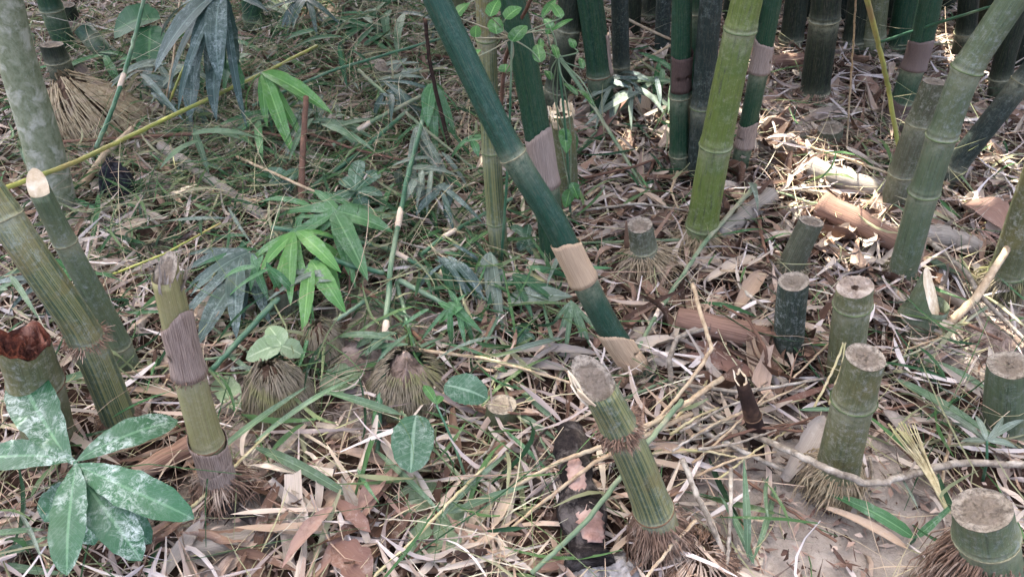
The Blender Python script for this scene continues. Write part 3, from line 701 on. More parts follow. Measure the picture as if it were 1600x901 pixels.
culm('bamboo_stump', 'dark bristly stump in shade left of the leaning culm', 'stump', [(604, 150), (606, 125), (608, 105)], 56, 46, M['oldstub'], top='cut', roots=dict(n=140, len=.06, mat='root_grey', rows=.06), group=STUMP)
culm('bamboo_stump', 'little stump foot below the culm with the stubby root base', 'stump', [(1296, 232), (1296, 215), (1298, 200)], 44, 38, M['oldstub'], top='cut', roots=dict(n=80, len=.05, mat='root_brown'), group=STUMP)

# ------------------------------------------------------------------ root balls and soil clods
def root_ball(name, label, px, py, wpx, hpx, mat, n, core='soil_clod', group='root balls and soil clods', leanx=0.0, seed=0, hi=.8, thick=.0011):
    rs = np.random.default_rng(500 + seed)
    b = Gg(px, py); r = px2m(wpx, b) / 2; h = px2m(hpx, b) * 1.15
    root = empty(name, b, label, 'root ball', group)
    m = MB(); k, q = 40, 16
    VV = []
    for i in range(q):
        s = i / (q - 1); rr = r * .92 * (1 - s ** 2.6) ** .5 * (1 - .25 * s); z = h * s ** .8
        if s > .99: rr = r * .04
        for j in range(k):
            a = j * 2 * math.pi / k
            f = 1 + .12 * math.sin(3 * a + seed) + .08 * math.sin(5 * a + 4 * s + seed) + .05 * math.sin(11 * a + 9 * s) + rs.normal(0, .03)
            VV.append(b + np.array([rr * f * math.cos(a) + leanx * z, rr * f * math.sin(a), z - .02 + rs.normal(0, .004) + h * .08 * math.sin(2 * a + seed * 2)]))
    FF = [(i * k + j, i * k + (j + 1) % k, (i + 1) * k + (j + 1) % k, (i + 1) * k + j) for i in range(q - 1) for j in range(k)]
    FF.append(tuple((q - 1) * k + j for j in range(k)))
    m.add(VV, FF, VV).part('core', M['cut_dark' if hi > .9 and n else core], root)  # full-fringe cores coloured dark as the shade between rootlets
    if n:
        m = MB()
        for _ in range(n):
            a = rs.uniform(0, 6.283); s0 = rs.uniform(.12, hi); P = []
            for u in np.linspace(0, 1, 4):
                s = s0 * (1 - u); rr = r * (.95 + .16 * u) * (1 - s ** 2.6) ** .5 * (1 - .25 * s) + rs.normal(0, .002)
                P.append(b + np.array([rr * math.cos(a) + leanx * h * s, rr * math.sin(a), h * s ** .8 * (1 + .08 * math.sin(2 * a + seed * 2)) - .008 * u + .02 * u]) + rs.normal(0, .002, 3)); a += rs.normal(0, .05)
            tube(m, P, np.array([1.2, 1.1, .9, .5]) * thick * rs.uniform(.7, 1.3), 4, cap=False)
        m.part('root_fringe', M[mat], root, kind='stuff')
    return root
root_ball('root_ball', 'bristly mossy root ball topped by two pale dusty leaves', 442, 642, 100, 92, 'root_grey', 900, seed=1, hi=.97)
root_ball('root_ball', 'grey earth mound fringed with rootlets beside the thin green stalk', 642, 616, 124, 70, 'root_grey', 900, seed=2, hi=.85)
root_ball('root_ball', 'dark root clump just right of the bright bamboo leaves', 506, 560, 76, 66, 'root_grey', 600, seed=3, hi=.97)
root_ball('soil_clod', 'bare lumpy grey soil clod left of the thin green stalk', 580, 560, 150, 44, 'root_grey', 30, seed=4)
root_ball('root_brush', 'cone-shaped brush of straw roots at the top left', 180, 210, 130, 84, 'root_pale', 620, seed=5, leanx=-.5, hi=.97, thick=.002)
root_ball('root_ball', 'brown rooty hump around the foot of the broken splintered stump', 1085, 885, 120, 40, 'root_brown', 420, seed=6, hi=.98)
root_ball('ash_mound', 'pale grey ash heap at the bottom edge beside the burnt log', 942, 912, 150, 52, 'root_grey', 0, core='ash', seed=7)
root_ball('soil_clod', 'crumbly pale soil heap with wood chips near the right edge', 1552, 535, 130, 34, 'root_pale', 0, seed=8)
root_ball('charred_lump', 'black charred lump in the shade beside the pale trunk', 196, 318, 66, 74, 'root_grey', 0, core='charcoal', group='burnt pieces', seed=9)
root_ball('soil_clod', 'dark purplish clod in shade behind the broad leaved seedling', 634, 222, 70, 28, 'root_grey', 0, core='cut_dark', seed=10)

# ------------------------------------------------------------------ logs
def log(name, label, pts, w0, w1, mat, group='fallen logs and wood pieces', arc=None, bumps=.06, seed=0, a0=0, ends='cut_pale'):
    rs = np.random.default_rng(300 + seed)
    P = smooth_line([Gg(p[0], p[1], p[2] + .018) for p in pts], 22)
    r = np.linspace(px2m(w0, P[0]), px2m(w1, P[-1]), 22) / 2
    r = r * (1 + bumps * np.sin(np.linspace(0, 14, 22) + seed) + rs.normal(0, bumps * .4, 22))
    mid = P.mean(0)
    root = empty(name, mid, label, 'log', group)
    m = MB(); tube(m, P, r, 16, rs.uniform(0, 9), cap=arc is None, arc=arc, a0=a0)
    o = m.part('log_body', mat, root)
    if arc:
        s = o.modifiers.new('thick', 'SOLIDIFY'); s.thickness = .006
    else:
        for e, d in ((0, -1), (-1, 1)):
            m = MB()
            T, N, B = frames(P); a = np.arange(16) * 2 * math.pi / 16
            c = P[e] + T[e] * d * .002
            VV = np.vstack([c + r[e] * .8 * (np.cos(a)[:, None] * N[e] + np.sin(a)[:, None] * B[e]), [c + T[e] * d * .004]])
            m.add(VV, [(j, (j + 1) % 16, 16) for j in range(16)], VV)
            m.part('end_grain', M[ends], root)
    return root
log('fallen_log', 'pale sunlit fallen log behind the tilted mossy stump', [(1268, 262, .02), (1320, 282, .025), (1382, 300, .02)], 34, 28, M['log_grey'], seed=1)
log('fallen_log', 'split tan log slanting under the sunlit log', [(1284, 322, .03), (1350, 352, .03), (1412, 384, .02)], 46, 30, M['log_brown'], seed=2)
log('rotten_wood', 'grey rotten wood piece right of the bent culm', [(1442, 366, .02), (1485, 372, .02), (1530, 388, .015)], 40, 26, M['log_grey'], seed=3, bumps=.12)
log('fallen_log', 'brown fallen log left of the narrow grey-black stump', [(1058, 498, .03), (1120, 512, .03), (1198, 530, .02)], 40, 40, M['log_brown'], seed=4)
burnt = log('burnt_log', 'burnt log with grey ash and pink bare patches beside splintered stump', [(890, 672, .025), (904, 765, .035), (922, 885, .02)], 46, 78, M['burnt'], seed=5, bumps=.2, ends='burnt')
def bare_patch(root, pts, w0, w1, u0, u1, c0, half, seed):
    rs = np.random.default_rng(seed)
    P = smooth_line([Gg(p[0], p[1], p[2] + .018) for p in pts], 60)
    r = np.linspace(px2m(w0, P[0]), px2m(w1, P[-1]), 60) / 2 * 1.1
    T, N, B = frames(P); V = []; nr, kk = 16, 9
    for i in range(nr):
        u = u0 + (u1 - u0) * i / (nr - 1); k = int(u * 59)
        h = half * (.25 + .75 * math.sin(math.pi * min(.97, max(.04, i / (nr - 1)))) ** .5) * rs.uniform(.75, 1.15)
        for j in range(kk):
            a = 4.71 + c0 + (j / (kk - 1) * 2 - 1) * h
            V.append(P[k] + r[k] * (1 + .03 * rs.normal()) * (N[k] * math.cos(a) + B[k] * math.sin(a)))
    F = [(i * kk + j, i * kk + j + 1, (i + 1) * kk + j + 1, (i + 1) * kk + j) for i in range(nr - 1) for j in range(kk - 1)]
    o = MB().add(V, F, V).part('bare_patch', M['burnt_pink'], root, label='pink bare wood patch')
    o.modifiers.new('thick', 'SOLIDIFY').thickness = .003
bl = ([(890, 672, .025), (904, 765, .035), (922, 885, .02)], 46, 78)
bare_patch(burnt, *bl, .36, .6, .15, .5, 1)
bare_patch(burnt, *bl, .66, .92, -.2, .6, 2)
log('fallen_sheath_log', 'weathered brown wood chunk beside the broken yellow culm foot', [(212, 742, .015), (260, 716, .02), (308, 690, .015)], 30, 34, M['log_brown'], seed=8)
log('rotten_wood', 'flat reddish brown rotten log by the seedling at the bottom', [(280, 862, -.012), (350, 850, -.008), (430, 838, -.012)], 34, 38, M['log_grey'], seed=9, bumps=.12)
log('burnt_wood', 'small black and pale charred chip near the bottom left', [(348, 785, .015), (408, 818, .015)], 18, 16, M['burnt'], seed=10, group='burnt pieces')
log('fallen_cane', 'pale dry bamboo cane lying behind the dark bamboo leaves', [(252, 228, .05), (330, 282, .03), (412, 338, .02)], 17, 18, M['log_grey'], seed=11)
log('fallen_log', 'pinkish dry log lying behind the lime culm foot', [(1120, 366, .02), (1160, 340, .02), (1205, 305, .02)], 30, 26, M['log_grey'], seed=12)
log('fallen_log', 'pink dry plank in front of the dark culms at the top', [(1195, 98, .02), (1262, 92, .03)], 22, 20, M['log_brown'], seed=13)

# ------------------------------------------------------------------ sticks and canes
def stick(name, label, pts, w0, w1, mat, cat='stick', group='fallen sticks and canes', joints=(), seed=0, n=None, wob=.0006, seg=8):
    rs = np.random.default_rng(900 + seed + len(label))
    P = poly_line([Gg(*p) for p in pts], n or 9 * len(pts))
    P = P + rs.normal(0, wob, P.shape) * np.array([1, 1, .6])
    r = np.linspace(px2m(w0, P[0]), px2m(w1, P[-1]), len(P)) / 2 * rs.uniform(.96, 1.04, len(P))
    root = empty(name, P[0], label, cat, group)
    m = MB(); tube(m, P, r, seg, rs.uniform(0, 9)); m.part('shaft', mat, root)
    for j in joints:
        i = int(j * (len(P) - 1)); i = min(max(i, 1), len(P) - 2)
        d = P[i + 1] - P[i - 1]; d /= np.linalg.norm(d)
        ln = px2m(w0 * 2.0, P[i])
        q = np.array([P[i] + d * ln * u for u in (-1, -.6, 0, .6, 1)])
        m = MB(); tube(m, q, np.array([1.1, 1.22, 1.25, 1.22, 1.1]) * r[i], seg); m.part('joint', M['joint'], root)
    return root
K = M
stick('bamboo_cane', 'long thin yellow cane rising across the top left', [(-30, 308, .30), (120, 252, .26), (250, 190, .2), (400, 120, .14), (495, 72, .1)], 9, 5, K['cane_yellow'], 'cane', joints=())
stick('bamboo_cane', 'upright slim green stalk with pale joints in the middle', [(588, 716, .02), (597, 590, .06), (611, 410, .1), (636, 280, .13), (660, 190, .16)], 11, 7, K['cane_green'], 'cane', joints=(.3, .62))
stick('bamboo_cane', 'green cane with white joint slanting down to the pale dusty leaves', [(502, 400, .12), (440, 460, .1), (330, 578, .05)], 10, 9, K['cane_green'], 'cane', joints=(.32,))
stick('bamboo_cane', 'short dark green cane running right from the bright bamboo leaves', [(502, 400, .12), (550, 415, .1), (600, 426, .08)], 10, 8, K['cane_green'], 'cane')
stick('bamboo_cane', 'dark green cane crossing right of the slim upright stalk', [(622, 436, .09), (700, 478, .06), (800, 520, .03)], 9, 7, K['cane_green'], 'cane')
stick('bamboo_cane', 'green cane from the fallen pale cane to the leaning culm', [(425, 355, .1), (600, 385, .08), (700, 440, .06), (800, 486, .04)], 8, 6, K['cane_green'], 'cane', joints=(.5,))
stick('bamboo_cane', 'green cane with pale joint rising towards the leaning culm', [(655, 400, .06), (690, 372, .07), (800, 310, .09)], 7, 6, K['cane_green'], 'cane', joints=(.4,))
stick('bamboo_cane', 'thin green cane dropping right of the slim upright stalk', [(620, 440, .07), (640, 520, .05), (672, 606, .02)], 7, 5, K['cane_green'], 'cane', joints=(.95,))
stick('bamboo_cane', 'long dry brown cane slanting through the middle', [(500, 385, .06), (590, 470, .05), (690, 560, .03)], 8, 7, K['stick_brown'], 'cane')
stick('bamboo_cane', 'grey-green cane slanting over the dusty round leaves', [(570, 470, .08), (480, 530, .07), (400, 570, .05)], 7, 6, K['cane_green'], 'cane')
stick('dry_stick', 'upright brown dry stick above the bright bamboo leaves', [(470, 352, .02), (472, 250, .12), (478, 152, .2)], 11, 9, K['stick_brown'])
stick('dry_stick', 'thin tan stalk lying level across the upper left', [(60, 224, .08), (250, 212, .1), (400, 206, .1), (520, 228, .09)], 6, 5, K['stick_brown'])
stick('bamboo_cane', 'green and tan cane meeting the upright stalk tip', [(520, 228, .09), (580, 190, .12), (670, 145, .15)], 7, 6, K['cane_grey'], 'cane', joints=(.35,))
stick('bamboo_cane', 'green cane crossing the lower seedling stems in the middle', [(480, 298, .05), (560, 240, .08), (640, 170, .12)], 8, 6, K['cane_green'], 'cane')
stick('bamboo_cane', 'thin green stalk hanging before the root brush with pale joint', [(150, 232, .1), (178, 165, .16), (205, 80, .22), (228, -10, .3)], 7, 6, K['cane_green'], 'cane', joints=(.45,))
stick('bamboo_cane', 'thin green cane running from the vine down to the lime culm', [(868, 80, .25), (930, 170, .14), (1010, 300, .03)], 7, 5, K['cane_grey'], 'cane')
stick('bamboo_cane', 'thin grey-green cane slanting from the lime culm to the leaning culm foot', [(1180, 290, .08), (1100, 380, .07), (1020, 500, .05), (990, 560, .04)], 8, 6, K['cane_grey'], 'cane', joints=(.75,))
stick('dry_stick', 'bent pale yellow stalk between the splintered stump and brown log', [(1082, 444, .14), (1098, 500, .13), (1112, 548, .12), (1052, 628, .08), (980, 700, .05)], 7, 5, K['stick_tan'])
stick('dry_stick', 'upper pale branch lying over the splintered stump', [(1128, 590, .1), (1050, 645, .11), (960, 690, .13), (880, 718, .1), (800, 762, .05)], 9, 6, K['stick_tan'])
stick('dry_stick', 'lower pale branch lying over the splintered stump', [(1080, 645, .08), (1020, 675, .1), (930, 722, .12), (840, 790, .05), (770, 850, .02)], 8, 5, K['stick_tan'])
stick('dry_stick', 'long thin green-grey stalk crossing the burnt log', [(1065, 625, .12), (985, 725, .13), (920, 810, .1), (830, 895, .06)], 9, 8, K['cane_grey'])
stick('branch', 'crooked grey branch in front of the tall olive stump', [(1085, 628, .04), (1160, 672, .05), (1230, 702, .1), (1300, 735, .138), (1362, 757, .11), (1430, 738, .09), (1500, 722, .07), (1620, 726, .06)], 9, 12, K['stick_grey'], 'branch', wob=.0012)
stick('dry_stick', 'thin grey stick right of the splintered stump head', [(1065, 657, .06), (1140, 695, .06), (1225, 735, .05)], 9, 7, K['stick_grey'])
stick('dry_stick', 'grey stick leaning against the brown root ball', [(1066, 716, .1), (1092, 780, .08), (1132, 862, .03)], 10, 8, K['stick_grey'])
stick('dry_stick', 'pale upright stick right of the brown root ball', [(1142, 730, .1), (1142, 800, .07), (1134, 900, .02)], 7, 6, K['stick_grey'])
stick('dry_stick', 'thin tan stick pointing into the brown root ball', [(1088, 812, .09), (1050, 850, .08), (1010, 902, .07)], 6, 5, K['stick_tan'])
stick('dry_stick', 'reddish twig passing before the grey-black stump', [(1130, 510, .05), (1200, 520, .07), (1290, 540, .05)], 9, 6, K['stick_brown'])
stick('dry_stick', 'brown twig curling by the brown log', [(1198, 590, .03), (1196, 545, .1), (1170, 500, .12), (1130, 478, .1)], 6, 4, K['stick_brown'])
stick('dry_stick', 'grey looping root left of the burnt shoot', [(1050, 605, .02), (1046, 560, .07), (1060, 525, .09), (1110, 512, .06)], 9, 6, K['stick_grey'])
stick('dry_stick', 'dry tan stick rising from the right edge soil to the olive culm', [(1462, 525, .03), (1520, 470, .08), (1570, 395, .14), (1610, 320, .2)], 15, 9, K['stick_tan'])
stick('dry_stick', 'thin forked grey twig behind the low broad stump', [(1450, 375, .07), (1510, 425, .08), (1530, 460, .07), (1610, 540, .04)], 8, 6, K['stick_grey'])
b_ = empty('straw_bundle', Gg(1484, 800, .06), 'tan frayed bundle of straws leaning on the squat corner stump', 'stalk', 'fallen sticks and canes')
for q in range(26):
    m = MB(); u = rng.uniform(-1, 1); v_ = rng.uniform(-1, 1)
    tube(m, smooth_line([Gg(1485 + 4 * u, 802, .06 + .004 * v_), Gg(1452 + 6 * u, 738 + 3 * v_, .09), Gg(1408 + 20 * u + 8 * v_, 655 + 26 * abs(v_), .14)], 8), np.linspace(.0022, .0008, 8), 5)
    m.part('straw', K['stick_straw'], b_)
stick('dry_stick', 'long yellow straw stalk crossing the bottom middle', [(585, 900, .04), (650, 840, .06), (715, 770, .08), (800, 690, .05)], 6, 4, K['stick_straw'])
stick('dry_stick', 'yellow straw stalk beside the seedling and broken culm', [(300, 792, .04), (350, 745, .07), (420, 675, .08)], 6, 4, K['stick_straw'])
stick('thin_stem', 'thin yellow-green stem hanging at the top right', [(1352, -12, .62), (1385, 120, .3), (1402, 220, .12), (1418, 310, .01)], 9, 7, K['cane_yellow'], 'stem')
stick('thin_stem', 'hair-thin pale vine hanging left of the yellow-green stem', [(1338, -12, .6), (1332, 90, .3), (1325, 190, .08), (1322, 250, .01)], 3, 3, K['stick_tan'], 'stem')
stick('thin_stem', 'long thin green stalk slanting across the top right corner', [(1375, 66, .25), (1460, 38, .35), (1580, 0, .5)], 5, 4, K['cane_green'], 'stem')
stick('thin_stem', 'thin dark red climbing stem left of the leaning culm', [(712, 262, .02), (690, 180, .16), (672, 100, .3), (664, 30, .42)], 7, 6, K['stick_dark'], 'stem')
stick('thin_stem', 'grey crossing stem over the slim culm at the top', [(760, 385, .04), (770, 300, .16), (790, 90, .5), (835, -12, .7)], 7, 6, K['stick_brown'], 'stem')
stick('thin_stem', 'tan crooked twig between the torn sheath culm and the trio', [(935, 8, .2), (1000, 40, .12), (1048, 62, .08)], 5, 4, K['stick_tan'], 'stem')
stick('thin_stem', 'tan slanting twig behind the thin blue-black culm', [(955, 130, .06), (1000, 98, .08), (1050, 70, .1)], 5, 4, K['stick_tan'], 'stem')
stick('thin_stem', 'fine yellow stem arching by the hanging dusty leaves', [(262, 165, .1), (290, 100, .2), (345, 30, .3)], 4, 3, K['cane_yellow'], 'stem')
stick('thin_stem', 'fine brown stem before the hanging dusty leaves', [(256, 178, .08), (270, 100, .22), (282, -8, .36)], 4, 3, K['stick_tan'], 'stem')
stick('dry_stick', 'pair of thin dry culm strips leaning by the slanted-tip culm', [(130, 290, .04), (165, 240, .09), (208, 200, .12)], 12, 8, K['stick_tan'])
for lab, pts, w0, w1, mk in (
    ('long brown stalk lying behind the broad leaved dark seedling', [(430, 190, .09), (560, 235, .1), (712, 268, .07)], 5, 4, 'stick_brown'),
    ('tan stalk slanting from the fallen pale cane to the dark seedling', [(370, 245, .08), (470, 290, .1), (575, 335, .07)], 5, 4, 'stick_tan'),
    ('thin yellow stalk left of the dusty dark bamboo leaves', [(178, 428, .05), (260, 395, .1), (345, 348, .1)], 4, 3, 'cane_yellow'),
    ('thin green stalk crossing above the upright brown stick', [(395, 165, .14), (520, 110, .15), (690, 60, .14)], 5, 4, 'cane_green'),
    ('grey stalk slanting left of the slim striped culm', [(560, 110, .1), (650, 190, .12), (738, 262, .06)], 6, 4, 'cane_grey'),
    ('tan stalk from the grey earth mound to the leaning culm', [(640, 545, .07), (760, 560, .08), (900, 600, .06)], 6, 4, 'stick_tan'),
    ('grey twig passing behind the burnt shoot', [(1060, 600, .06), (1160, 612, .08), (1290, 590, .06)], 7, 4, 'stick_grey'),
    ('brown forked twig in front of the burnt shoot', [(1090, 700, .06), (1185, 668, .08), (1270, 676, .05)], 6, 4, 'stick_brown'),
    ('tan twig leaning on the hollow topped stump', [(1270, 640, .05), (1310, 560, .12), (1335, 470, .2)], 4, 3, 'stick_straw'),
    ('second thin tan twig leaning on the hollow topped stump', [(1296, 632, .05), (1318, 560, .12), (1326, 480, .2)], 4, 2, 'stick_straw'),
    ('long grey twig right of the pale sunlit log', [(1250, 225, .05), (1330, 250, .08), (1440, 290, .05)], 5, 4, 'stick_tan'),
    ('brown twig crossing the litter left of the lime culm', [(905, 280, .05), (985, 262, .08), (1060, 238, .06)], 5, 3, 'stick_brown'),
    ('pale twig crossing the litter in front of the trio', [(900, 330, .05), (1000, 318, .07), (1080, 330, .05)], 5, 3, 'stick_grey')):
    stick('dry_stalk', lab, pts, w0, w1, K[mk])
# small sticks in quantity
zones_st = [(1120, 700, 'the brown root ball'), (760, 700, 'the round green leaf'), (420, 260, 'the fallen pale cane'), (1440, 600, 'the tall olive stump'), (1000, 250, 'the close trio of culms'), (300, 620, 'the broken yellow culm'), (640, 130, 'the dark bristly stump'), (1150, 430, 'the lime culm foot')]
for zi, (zx, zy, zl) in enumerate(zones_st):
    for q in range(8):
        a = rng.uniform(0, math.pi); L_ = rng.uniform(95, 135) if q < 4 else rng.uniform(45, 70)
        x, y = zx + rng.normal(0, 80), zy + rng.normal(0, 60)
        dx, dy = L_ * math.cos(a), L_ * math.sin(a) * .6
        z = rng.uniform(.015, .05)
        mk = ('stick_tan', 'stick_grey', 'cane_grey', 'stick_brown')[q % 4]
        cw = ('tan', 'pale grey', 'grey-green', 'brown')[q % 4]
        stick('twig', f'{("longer", "shorter")[q // 4]} thin {cw} twig lying in the litter around {zl}', [(x - dx, y - dy, z), (x + rng.normal(0, 8), y + rng.normal(0, 5), z + rng.uniform(0, .02)), (x + dx, y + dy, z + rng.uniform(-.01, .03))], rng.uniform(4, 7), rng.uniform(2.5, 5), K[mk], 'twig', group=f'twigs around {zl}', seed=zi * 10 + q, seg=6)

# ------------------------------------------------------------------ leaves
def prof(kind, s):
    if kind == 'lance': w_ = s ** .55 * (1 - s) ** .85
    elif kind == 'ellip': w_ = s ** .9 * (1 - s) ** .62
    elif kind == 'round': w_ = s ** .5 * (1 - s) ** .5
    elif kind == 'heart': w_ = s ** .3 * (1 - s) ** .7
    elif kind == 'strip': w_ = np.minimum(1, s * 9 + .3) * (1 - s) ** .35
    elif kind == 'sheath': w_ = (.35 + .65 * np.sin(np.clip(s * 1.9, 0, 1.57))) * (1 - s ** 3) ** .6
    return w_ / w_.max()
def leaf_grid(b, t, wm, up=(0, -.25, 1), arch=.1, fold=.15, kind='lance', ns=14, nt=6, twist=0.0, wav=.04, rs=rng, curl=0.0):
    b, t = np.asarray(b, float), np.asarray(t, float)
    L_ = np.linalg.norm(t - b); x = (t - b) / L_
    u = np.asarray(up, float); u = u - x * np.dot(u, x); u /= np.linalg.norm(u)
    y = np.cross(u, x)
    s = np.linspace(.001, .999, ns + 1); tt = np.linspace(-1, 1, nt + 1)
    wd = prof(kind, s) * wm / 2 * (1 + wav * rs.normal(0, 1, ns + 1))
    ph = rs.uniform(0, 6)
    V = np.zeros((ns + 1, nt + 1, 3)); C = np.zeros_like(V)
    for i in range(ns + 1):
        tw = twist * (s[i] - .3)
        yy = y * math.cos(tw) + u * math.sin(tw); uu = u * math.cos(tw) - y * math.sin(tw)
        c = b + x * L_ * s[i] + u * (arch * L_ * 4 * s[i] * (1 - s[i])) + y * (.02 * L_ * math.sin(3 * s[i] + ph))
        for j in range(nt + 1):
            q = tt[j]
            if curl:
                a = q * curl; off = yy * (wd[i] * math.sin(a) / curl) + uu * (wd[i] * (1 - math.cos(a)) / curl)
            else:
                off = yy * (wd[i] * q) + uu * (fold * abs(q) * wd[i] + wav * .6 * wd[i] * math.sin(11 * s[i] + ph + 2 * q))
            V[i, j] = c + off; C[i, j] = (s[i], q, 0)
    k = nt + 1
    F = [(i * k + j, i * k + j + 1, (i + 1) * k + j + 1, (i + 1) * k + j) for i in range(ns) for j in range(nt)]
    return V.reshape(-1, 3), F, C.reshape(-1, 3)
def leaf_part(root, b, t, wpx, mat, **kw):
    B_, T_ = Gg(*b), Gg(*t)
    wm = px2m(wpx, (B_ + T_) / 2)
    v, f, c = leaf_grid(B_, T_, wm, **kw)
    return MB().add(v, f, c).part('leaf', mat, root)
def stem_part(root, pts, w0, w1, mat, name='stem'):
    P = smooth_line([Gg(*p) for p in pts], 12)
    m = MB(); tube(m, P, np.linspace(px2m(w0, P[0]), px2m(w1, P[-1]), 12) / 2, 6)
    return m.part(name, mat, root)
def plant(name, label, base, cat='plant', group=None):
    return empty(name, Gg(*base), label, cat, group)

p = plant('seedling', 'large seedling with dusty white-flecked palmate leaves at the bottom left', (128, 800))
stem_part(p, [(128, 800, -.01), (122, 760, .1), (118, 722, .2)], 9, 7, K['cane_green'])
for tip, w_, ar in (((22, 586, .2), 70, .06), ((-34, 716, .17), 52, .08), ((278, 656, .2), 54, .07), ((302, 812, .16), 58, .1), ((106, 898, .17), 56, .08), ((218, 878, .13), 60, .08)):
    leaf_part(p, (118, 722, .2), tip, w_, M['leaf_big'], kind='ellip', arch=ar, fold=.16, ns=18)
for tip, w_ in (((70, 815, .1), 54), ((205, 815, .09), 60), ((150, 850, .08), 52), ((235, 850, .06), 54)):
    leaf_part(p, (122, 745, .13), tip, w_, M['leaf_big'], kind='ellip', arch=.08, fold=.2)
def splinters(rt, at, n, ln, wd, mk, side=None):
    p0, tt, nv, bv, rr = at(99)
    for q in range(n):
        a = rng.uniform(0, 6.28); o_ = nv * math.cos(a) + bv * math.sin(a)
        if side is not None: o_ = np.array(side) + rng.normal(0, .25, 3); o_ -= tt * np.dot(o_, tt); o_ /= np.linalg.norm(o_)
        b0 = p0 + o_ * rr * rng.uniform(.75, .98) - tt * rng.uniform(.01, .03)
        b1 = b0 + tt * (rng.uniform(.5, 1) * ln + .02) + o_ * rng.uniform(0, .012)
        v, f, c = leaf_grid(b0, b1, wd * rng.uniform(.4, 1.2), up=o_, arch=rng.uniform(-.05, .1), fold=.1, kind='strip', ns=5, nt=2)
        MB().add(v, f, c).part('splinter', M[mk], rt).modifiers.new('thick', 'SOLIDIFY').thickness = .002
splinters(s8[0], s8[1], 5, .04, .02, 'cut_pale', (-1, -.15, 0))
splinters(s9[0], s9[1], 16, .022, .014, 'cut_pale')
for q in range(34):                                     # frayed husk and fibres of the broken top
    p0, tt, nv, bv, rr = bc_at(99)
    a = rng.uniform(0, 6.28); o_ = nv * math.cos(a) + bv * math.sin(a)
    b0 = p0 + o_ * rr * .9 - tt * .03
    b1 = b0 + tt * rng.uniform(.03, .06) + o_ * rng.uniform(0, .015) + np.array([.014, .012, 0]) * rng.uniform(0, 1.5)
    v, f, c = leaf_grid(b0, b1, rng.uniform(.0015, .006) if q else .022, up=o_, arch=rng.uniform(-.1, .1), fold=.2, kind='strip', ns=5, nt=2)
    MB().add(v, f, c).part('husk_fibre', M['dryobj_grey'], bc_root)

def spray(label, base, hub, leaves, mat, w_, group='bamboo leaf sprays', kind='lance', arch=.08, fold=.18, stemw=5, name='bamboo_spray', up=(0, -.25, 1)):
    p = plant(name, label, base, 'plant', group)
    stem_part(p, [base + (0,), ((base[0] + hub[0]) / 2 + 3, (base[1] + hub[1]) / 2, hub[2] * .6), hub], stemw, stemw * .7, K['cane_green'])
    if kind == 'lance' and w_ > 20:
        leaves = list(leaves) + [(l[0] + rng.normal(0, 26), l[1] + rng.normal(0, 20), max(.03, l[2] - .03), l[3] * rng.uniform(.4, .7)) for l in leaves]
    for l in leaves:
        h = l[4] if len(l) > 4 else ((l[0] + rng.normal(0, 16), l[1] + rng.uniform(12, 30), l[2] - .01) if name == 'vine' else hub)
        if name == 'vine': stem_part(p, [hub, ((hub[0] + h[0]) / 2 + rng.normal(0, 8), (hub[1] + h[1]) / 2, (hub[2] + h[2]) / 2), h], 2.5, 2, K['cane_grey'], 'tendril')
        leaf_part(p, h, l[:3], .74 * (l[3] if len(l) > 3 and l[3] else w_), mat, kind=kind, arch=arch, fold=fold, twist=rng.normal(0, .3), up=up)
    return p
spray('bright green bamboo leaf spray left of the upright green stalk', (475, 420), (462, 362, .16), [(408, 425, .12, 26), (452, 478, .1, 28), (535, 425, .12, 34), (472, 522, .08, 32, (487, 415, .13)), (540, 490, .08, 40, (487, 405, .13)), (530, 460, .06, 30, (500, 400, .12))], M['leaf_bright'], 30)
spray('mid green broad bamboo leaves behind the bright spray', (520, 380), (525, 330, .14), [(572, 440, .1, 44), (615, 362, .12, 40), (498, 366, .1, 34), (430, 398, .06, 30), (590, 330, .1, 30), (470, 330, .08, 30)], M['leaf_mid'], 36)
spray('dusty dark bamboo leaves drooping left of the bright spray', (385, 420), (388, 395, .12), [(296, 462, .06, 34), (312, 540, .05, 46, (370, 430, .1)), (366, 530, .06, 40, (378, 400, .12)), (412, 478, .08, 34), (340, 440, .05, 36), (425, 510, .05, 28), (290, 420, .05, 30)], M['leaf_dark'], 36)
spray('large torn dusty leaves hanging at the upper left', (352, 175), (345, -14, .42), [(240, 112, .26, 56), (300, 150, .2, 40), (345, 130, .24, 46), (372, 100, .22, 44), (295, 190, .12, 36, (310, 90, .24)), (340, 190, .12, 34, (340, 70, .28)), (310, 40, .3, 50), (420, 20, .34, 40)], M['leaf_dark'], 44)
spray('pointed green leaves beside the hanging dusty leaves', (380, 150), (362, 98, .2), [(380, 140, .14, 26), (352, 130, .16, 22), (396, 85, .18, 18)], M['leaf_mid'], 24)
spray('large folded yellow-green leaves right of the hanging dusty leaves', (430, 240), (408, 114, .22), [(522, 178, .16, 38), (466, 250, .08, 30), (420, 200, .1, 20)], M['leaf_bright'], 34, fold=.35)
spray('broad leaved dark seedling in the middle of the green litter', (560, 345), (556, 300, .1), [(592, 268, .11, 36), (560, 250, .12, 34), (545, 296, .12, 34), (598, 306, .1, 32), (520, 318, .09, 34), (570, 330, .07, 34), (532, 280, .09, 28)], M['leaf_round'], 34, kind='ellip', name='seedling', group='small broad leaved seedlings')
spray('two lobed green leaf seedling left of the dark seedling', (452, 312), (448, 282, .08), [(412, 268, .07, 32), (470, 265, .08, 34), (418, 288, .06, 26), (455, 300, .05, 26)], M['leaf_round'], 30, kind='heart', name='seedling', group='small broad leaved seedlings')
